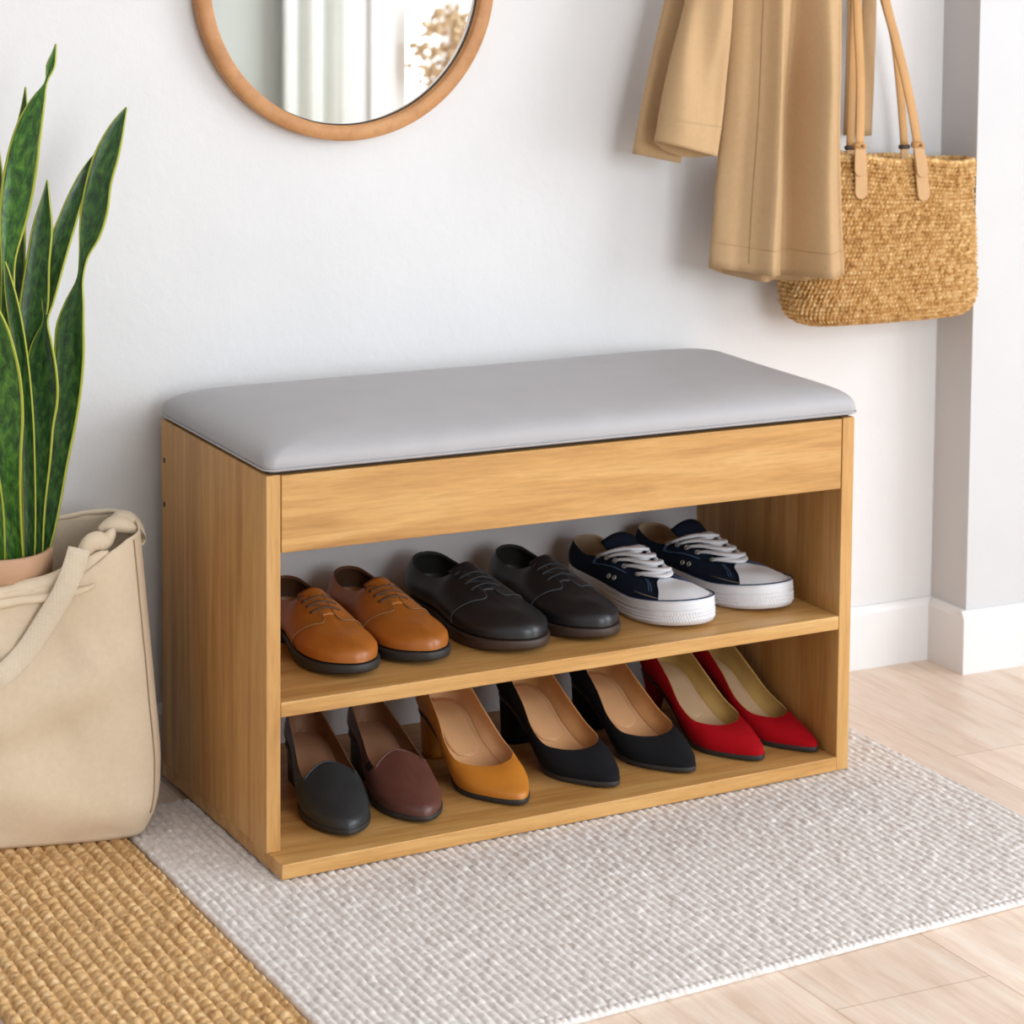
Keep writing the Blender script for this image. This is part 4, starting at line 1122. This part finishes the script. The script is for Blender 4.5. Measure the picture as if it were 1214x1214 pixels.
for (u, v, ub, vb, ul, vl) in ((1019, 171, 1020, 209, 1021, 236), (1088, 170, 1095, 210, 1096, 238)):
    t_ = lug(h1, u+1, v+8, ul, vl, yf_-.0052, .0102, .003); lug(h1, u, v, ub, vb, yf_-.0080, .0095, .003)
    a = atY(u, v+2, yf_-.008); obj('strap_keeper', *tube([a+np.array([-.009, 0, .001]), a+np.array([.009, 0, -.001])], .0042, 12, r2=.0038), M['strap_tan'], h1)
    obj('rivet', *tube([a+np.array([.002, -.003, 0]), a+np.array([.002, -.0062, 0])], .0022, 12), M['brass'], h1)
for u, v in ((1008, 173), (1072, 172)):
    lug(h2, u, v, u+1, v+45, yk-.0005, .0075, .003)
    a = atY(u, v+2, yk-.001); obj('strap_keeper', *tube([a+np.array([-.008, 0, 0]), a+np.array([.008, 0, 0])], .0032, 10), M['welt'], h2)
hook(apex[0], apex[2]-.004, 'wall hook carrying the straps of the straw bag', .345)

# ------------------------------------------------------------------ canvas tote
TA = math.radians(-13); TO = np.array([-.200, .240])         # centre and turn of the bag
tote = thing('canvas_tote', 'cream canvas tote bag holding the snake plant, left of the bench', 'bag', (TO[0], TO[1], 0), TA)
tux, tuy = np.array([math.cos(TA), math.sin(TA)]), np.array([-math.sin(TA), math.cos(TA)])
def tloc(p):
    """world point into the tote's own frame"""
    d = np.array(p[:2])-TO; return np.array([d @ tux, d @ tuy, p[2]])
ZR0 = .0018
TW, TDp, TH = .152, .080, .36
def tote_sec(s, a):
    """point on the bag wall: s = 0 bottom .. 1 rim, a = angle (front is -y)"""
    c, sn = math.cos(a), math.sin(a)
    hw_ = TW*(.90+.10*math.sin(min(s*5, PI/2)))-.030*max(s-.15, 0)
    hd_ = TDp*(.90+.10*math.sin(min(s*5, PI/2)))-.010*s
    e = 2/(5.0-1.2*s)
    x = hw_*np.sign(c)*abs(c)**e; y = hd_*np.sign(sn)*abs(sn)**e
    return x, y
def rimz(a):
    """height of the rim round the bag: the front sags to the left"""
    c, sn = math.cos(a), math.sin(a)
    f = 1/(1+math.exp(sn*5))            # 1 on the front
    q = c                                # +1 right
    front = np.interp(q, [-1, -.75, -.35, -.05, .25, .5, .75, 1], [.34, .315, .296, .300, .320, .340, .352, .356])
    back = np.interp(q, [-1, -.2, .3, .7, 1], [.352, .350, .352, .355, .356])
    return f*front+(1-f)*back
def tote_pt(s, a, off=0.):
    x, y = tote_sec(s, a); zr = rimz(a); z = ZR0+s*zr
    if s < .12: # soft bottom
        k = 1-s/.12; x *= 1-.05*k*k; y *= 1-.10*k*k
    r = math.hypot(x, y)+1e-9
    n = (x/r, y/r)
    fold = .007*(vnoise(x*16+3, z*9+y*4, 31)-.5)+.004*(vnoise(x*35+z*22, z*20-x*10, 12)-.5)
    # drag fold from the handle towards the lower left, and a dent under the sagging rim
    sn = math.sin(a)
    if sn < 0:
        fold += .010*math.exp(-(((x-.02)-0)/.05)**2)*math.exp(-((z-.26)/.08)**2)*-1
        d = (x+.01)-(z-.25)*.75; fold += .006*math.exp(-(d/.022)**2)*math.exp(-((z-.25)/.09)**2)
        d2 = (z-.17)-x*.35; fold += .006*math.exp(-(d2/.03)**2)*math.exp(-((x-.02)/.08)**2)-.005*math.exp(-((d2+.05)/.03)**2)*math.exp(-((x-.02)/.09)**2)
        d3 = (z-.06)+x*.2; fold += .004*math.exp(-(d3/.025)**2)
    w = min(1, s/.06)*abs(sn)**.5
    if s > .8: w *= 1-.5*(s-.8)/.2
    return np.array([x+n[0]*off, y+n[1]*off-0, z])+np.array([n[0]*0, np.sign(sn)*fold*w*1.5, 0])
na, nz = 200, 70; V = []
for j in range(nz):
    s = (j/(nz-1))
    for i in range(na): V.append(tote_pt(s, 2*PI*i/na))
body = obj('bag_body', V, gridF(nz, na, False, True)+[tuple(range(na))[::-1]], M['canvas'], tote); solid(body, .0022, -1)
# rolled hem along the front: slack cloth folded over, fat in the middle
def hem(a0, a1, rads, off, dz, nm, n=50, lump=.3):
    P = []; R = []
    for i in range(n):
        t = i/(n-1); a = a0+(a1-a0)*t; p = tote_pt(1, a, off); p[2] += dz+.004*math.sin(t*9+off*500); P.append(p); R.append(float(np.interp(t, np.linspace(0, 1, len(rads)), rads))*(1+lump*(vnoise(t*9, .5, 7)-.5)))
    P = np.array(P); V, F = tube(P, R, 16); V = np.array(V)
    V += .0025*(np.stack([vnoise(V[:, 0]*60, V[:, 2]*60, 2), vnoise(V[:, 0]*70+9, V[:, 2]*50, 3), vnoise(V[:, 0]*45, V[:, 1]*80, 4)], 1)-.5)
    return obj(nm, V, F, M['canvas'], tote)
fr = -PI/2
hem(fr-.95, fr+.62, [.006, .009, .0105, .010, .009, .011, .006, .003], -.010, -.002, 'rolled_hem')
hem(fr-.9, fr+.30, [.004, .006, .007, .0065, .005, .003], .003, -.016, 'rolled_hem')
hem(fr+.25, fr+1.15, [.004, .010, .012, .009, .003], -.028, .001, 'slack_fold')
hem(PI*.12, PI*.9, [.002, .003, .003, .003, .002], -.001, 0, 'hem_edge')
# side seam
mb = MB(); a_s = fr+.985
obj('side_seam', *tube([tote_pt(s, a_s, .0006)+np.array([0, -.0004, 0]) for s in np.linspace(.08, .99, 50)], .0009, 6), M['seam_beige'], tote)
# front handle falling down the front
Pw = [tote_pt(.97, fr+.34, .006), tote_pt(.90, fr+.22, .013), tote_pt(.78, fr+.02, .012), tote_pt(.66, fr-.28, .013), tote_pt(.60, fr-.55, .014), tote_pt(.64, fr-.80, .014), tote_pt(.85, fr-.95, .012), tote_pt(.97, fr-1.0, .006)]
Pw[0] = np.array([tloc(atY(95, 648, .14))[0], Pw[0][1], tloc(atY(95, 648, .12))[2]])
targets = [(94, 650), (76, 700), (55, 735), (28, 775), (0, 802), (-40, 822), (-85, 800), (-118, 730), (-130, 668)]
Pw = []
for i, (u, v) in enumerate(targets):
    # lie on the bag's front: find the depth where the sight line meets the cloth
    y = .14
    for _ in range(12):
        q = tloc(atY(u, v, y)); best = None
        # front wall depth at this x
        aa = fr+math.asin(max(-1, min(1, (q[0]/TW))))**1 if abs(q[0]) < TW else fr
        xs_ = [tote_pt(min(max(q[2]/max(rimz(fr), .3), 0), 1), fr+d)[0:2] for d in np.linspace(-1.2, 1.2, 49)]
        xs_ = np.array(xs_); o_ = np.argsort(xs_[:, 0]); yy = float(np.interp(q[0], xs_[o_, 0], xs_[o_, 1]))
        w_ = TO+tux*q[0]+tuy*(yy-(.004 if i == 0 else .009)); y = w_[1]
    Pw.append(tloc(atY(u, v, y)))
P = spl(Pw, 60); T_ = np.gradient(P, axis=0); T_ /= np.linalg.norm(T_, axis=1)[:, None]
Nn = np.tile(np.array([0, -1., 0.0]), (60, 1)); Wv = np.cross(T_, Nn); Wv /= np.linalg.norm(Wv, axis=1)[:, None]; Nn = np.cross(Wv, T_)
st = obj('handle', *ribbon(P, Wv*.0128, Nn, .004), M['canvas_strap'], tote)
for sgn in (-1, 1):
    obj('handle_stitching', *tube(P+Wv*.0112*sgn-Nn*.0022*np.sign(Nn[:, 1:2])*-1, .0005, 5), M['canvas'], st)
# loop of the rear handle poking up at the right corner
lp_ = [tloc(atY(u, v, .235)) for u, v in ((128, 626), (141, 612), (156, 613), (168, 624), (172, 634), (163, 644), (150, 648))]
P = spl(lp_, 40); obj('rear_handle', *ribbon(P, np.array([.0, .011, .003]), np.array([0, 0, 1.]), .003), M['canvas_strap'], tote)
# gathered cloth at the corner
P = spl([tloc(atY(u, v, .205)) for u, v in ((118, 630), (136, 622), (150, 624), (160, 636))], 24); V, F = tube(P, [.004+.006*math.sin(PI*i/23) for i in range(24)], 14, r2=[.006+.012*math.sin(PI*i/23) for i in range(24)]); obj('slack_fold', V, F, M['canvas'], tote)

# ------------------------------------------------------------------ snake plant in its pot (stands inside the tote)
pc = np.array([-.234, .246])
plant = thing('snake_plant', 'tall snake plant with yellow-edged leaves standing in the canvas tote', 'plant', (pc[0], pc[1], .004))
zr = atY(20, 663, .187)[2]-.004
V, F = lathe([(.001, 0), (.042, 0), (.045, .004), (.0575, zr-.03), (.0575, zr-.029), (.0610, zr-.028), (.0620, zr-.002), (.0605, zr), (.056, zr), (.054, zr-.02), (.001, zr-.021)], 72)
obj('pot', V, F, M['pot'], plant)
V, F = lathe([(.0005, .002), (.03, .0015), (.054, 0)], 48); V = [(a, b, c+zr-.019+.003*vnoise(a*90, b*90)) for a, b, c in V]; obj('soil', V, F, M['soil'], plant)
def leaf(rows, y0, y1, mat, cup=.25, twist=None, nv=90, nu=11):
    """rows: (centre u, v, half width in survey pixels), base to tip; depth goes y0 -> y1"""
    n = len(rows); C = []; Wd = []
    for i, (u, v, hwp) in enumerate(rows):
        y = y0+(y1-y0)*i/(n-1); p = atY(u, v, y); C.append(p); q = atY(u+hwp, v, y); Wd.append(abs(q[0]-p[0]))
    CW = spl([tuple(c)+(w*.5, ) for c, w in zip(C, Wd)], nv); C = CW[:, :3]; Wd = np.maximum(CW[:, 3]*2, .0004)
    tw = np.interp(np.linspace(0, 1, nv), np.linspace(0, 1, len(twist)), twist)*.6 if twist else np.zeros(nv)
    Tn = np.gradient(C, axis=0); Tn /= np.linalg.norm(Tn, axis=1)[:, None]
    V = []; UV = []
    ln = np.concatenate([[0], np.cumsum(np.linalg.norm(np.diff(C, axis=0), axis=1))])
    for i in range(nv):
        f = np.array([math.sin(.47)*-1, -math.cos(.47), 0.]); s = np.cross(f, Tn[i]); s /= np.linalg.norm(s); f = np.cross(Tn[i], s)
        if s[0] < 0: s = -s
        a = math.radians(tw[i]); s2 = s*math.cos(a)+f*math.sin(a); f2 = f*math.cos(a)-s*math.sin(a)
        if f2 @ np.array([-.45, -.9, 0]) < 0: f2 = -f2
        wreal = Wd[i]/max(math.cos(a), .35)
        for j in range(nu):
            q = -1+2*j/(nu-1)
            V.append(C[i]+s2*q*wreal-f2*cup*wreal*(1-q*q)+f2*cup*wreal*.5 - np.array([pc[0], pc[1], .004])); UV.append((j/(nu-1), ln[i]))
    V = np.array(V); rev = None
    o = obj('leaf', V, gridF(nv, nu), mat, plant, True, UV); solid(o, .0022, 0); return o
D1, D2, D3 = .205, .225, .25
# tall right leaf (twists half way up)
leaf([(47, 668, 7), (53, 633, 11), (60, 590, 13), (66, 546, 15), (74, 503, 16), (80, 460, 17), (83, 416, 18), (84, 388, 17), (89, 359, 11.5), (95, 330, 4), (99, 305, 5.5), (107, 277, 13), (112, 252, 16), (118, 215, 15), (129, 178, 13.5), (141, 146, 7), (150, 127, .6)], .226, .245, M['leaf'], .3, [0, 0, 5, 10, 25, 35, 20, 10, 0])
# middle leaf, narrow neck, leaning right
leaf([(44, 668, 7), (44, 600, 10), (47, 540, 14), (49, 503, 15.5), (51, 474, 19), (50, 440, 19.5), (51, 405, 12), (54, 380, 3.2), (57, 358, 7.5), (62, 326, 11.5), (71, 289, 12.5), (80, 262, 11), (92, 228, 8.5), (104, 200, 5), (112, 183, .6)], .222, .262, M['leaf'], .32, [0, 0, 8, 25, 40, 30, 10, 0])
# short upright leaf behind
leaf([(30, 668, 8), (30, 560, 12), (32, 470, 15), (36, 400, 17), (41, 359, 17), (45, 314, 14), (51, 265, 11), (54, 236, 5), (56, 213, .5)], .245, .26, M['leaf'], .3)
# tallest leaf with the curled tip
leaf([(14, 668, 8), (12, 560, 12), (11, 450, 13), (10, 370, 9), (10, 310, 8.5), (17, 252, 17), (25, 203, 19.5), (37, 145, 14.5), (46, 118, 8), (55, 96, 1.4), (60, 78, 5.2), (64, 63, 2.6), (66, 52, .5)], .235, .25, M['leaf_light'], .3, [0, 0, 0, 10, 25, 10, 0, 0, 30, 20, 0])
# small tip behind the tallest
leaf([(22, 668, 7), (20, 450, 12), (18, 300, 12), (22, 200, 10), (27, 145, 6), (29, 122, 3), (30, 103, .5)], .275, .285, M['leaf'], .3)
# leaf at the picture's edge
leaf([(-8, 668, 8), (-12, 500, 14), (-12, 350, 15), (-9, 270, 13), (-5, 220, 9), (-3, 190, 4), (-3, 170, .5)], .27, .285, M['leaf'], .3)
# broad front leaf
leaf([(20, 672, 9), (12, 618, 14), (8, 575, 17), (6, 532, 20), (6, 490, 22), (3, 450, 22), (-2, 420, 21), (-6, 390, 16), (-10, 365, 8), (-12, 345, .6)], .216, .205, M['leaf_light'], .35)
# dark leaf between
leaf([(35, 668, 6), (35, 620, 7.5), (34, 560, 8), (32, 500, 8), (27, 440, 8), (20, 390, 8), (12, 345, 6), (6, 310, .6)], .224, .222, M['leaf'], .3)
# small bright leaf low at the edge
leaf([(0, 672, 6), (-1, 640, 7), (-3, 600, 7), (-7, 560, 5), (-10, 530, .6)], .214, .20, M['leaf_light'], .3)

# ------------------------------------------------------------------ daylight and an added front fill
w = bpy.data.worlds.new('sky'); scn.world = w; w.use_nodes = True
bg = w.node_tree.nodes['Background']; bg.inputs[0].default_value = (.90, .97, 1.03, 1); bg.inputs[1].default_value = 1.2
def area(name, loc, tgt, sx, sy, e, col=(1, 1, 1)):
    l = bpy.data.lights.new(name, 'AREA'); l.shape = 'RECTANGLE'; l.size = sx; l.size_y = sy; l.energy = e; l.color = col
    o = bpy.data.objects.new(name, l); COL.objects.link(o); o.location = loc
    o.rotation_euler = (Vector(tgt)-Vector(loc)).to_track_quat('-Z', 'Y').to_euler(); return o
area('daylight_right', (XR+.15, -1.92, 1.3), (XR-1, -1.92, 1.3), 2.3, 2.1, 76, (.92, .980, 1.020))
area('fill_light_front', (.675, YF-.18, 1.4), (.675, YF+1, 1.4), 1.55, 1.8, 66, (.92, .980, 1.020))  # added fill lamp outside the made-up front window
area('daylight_side', (2.445, YF-.18, 1.2), (2.445, YF+1, 1.2), .8, 2.1, 10, (.92, .980, 1.020))

scn.view_settings.view_transform = 'Standard'; scn.view_settings.look = 'None'
scn.view_settings.exposure = 0.17; scn.view_settings.gamma = 1.0
scn.view_settings.use_curve_mapping = False
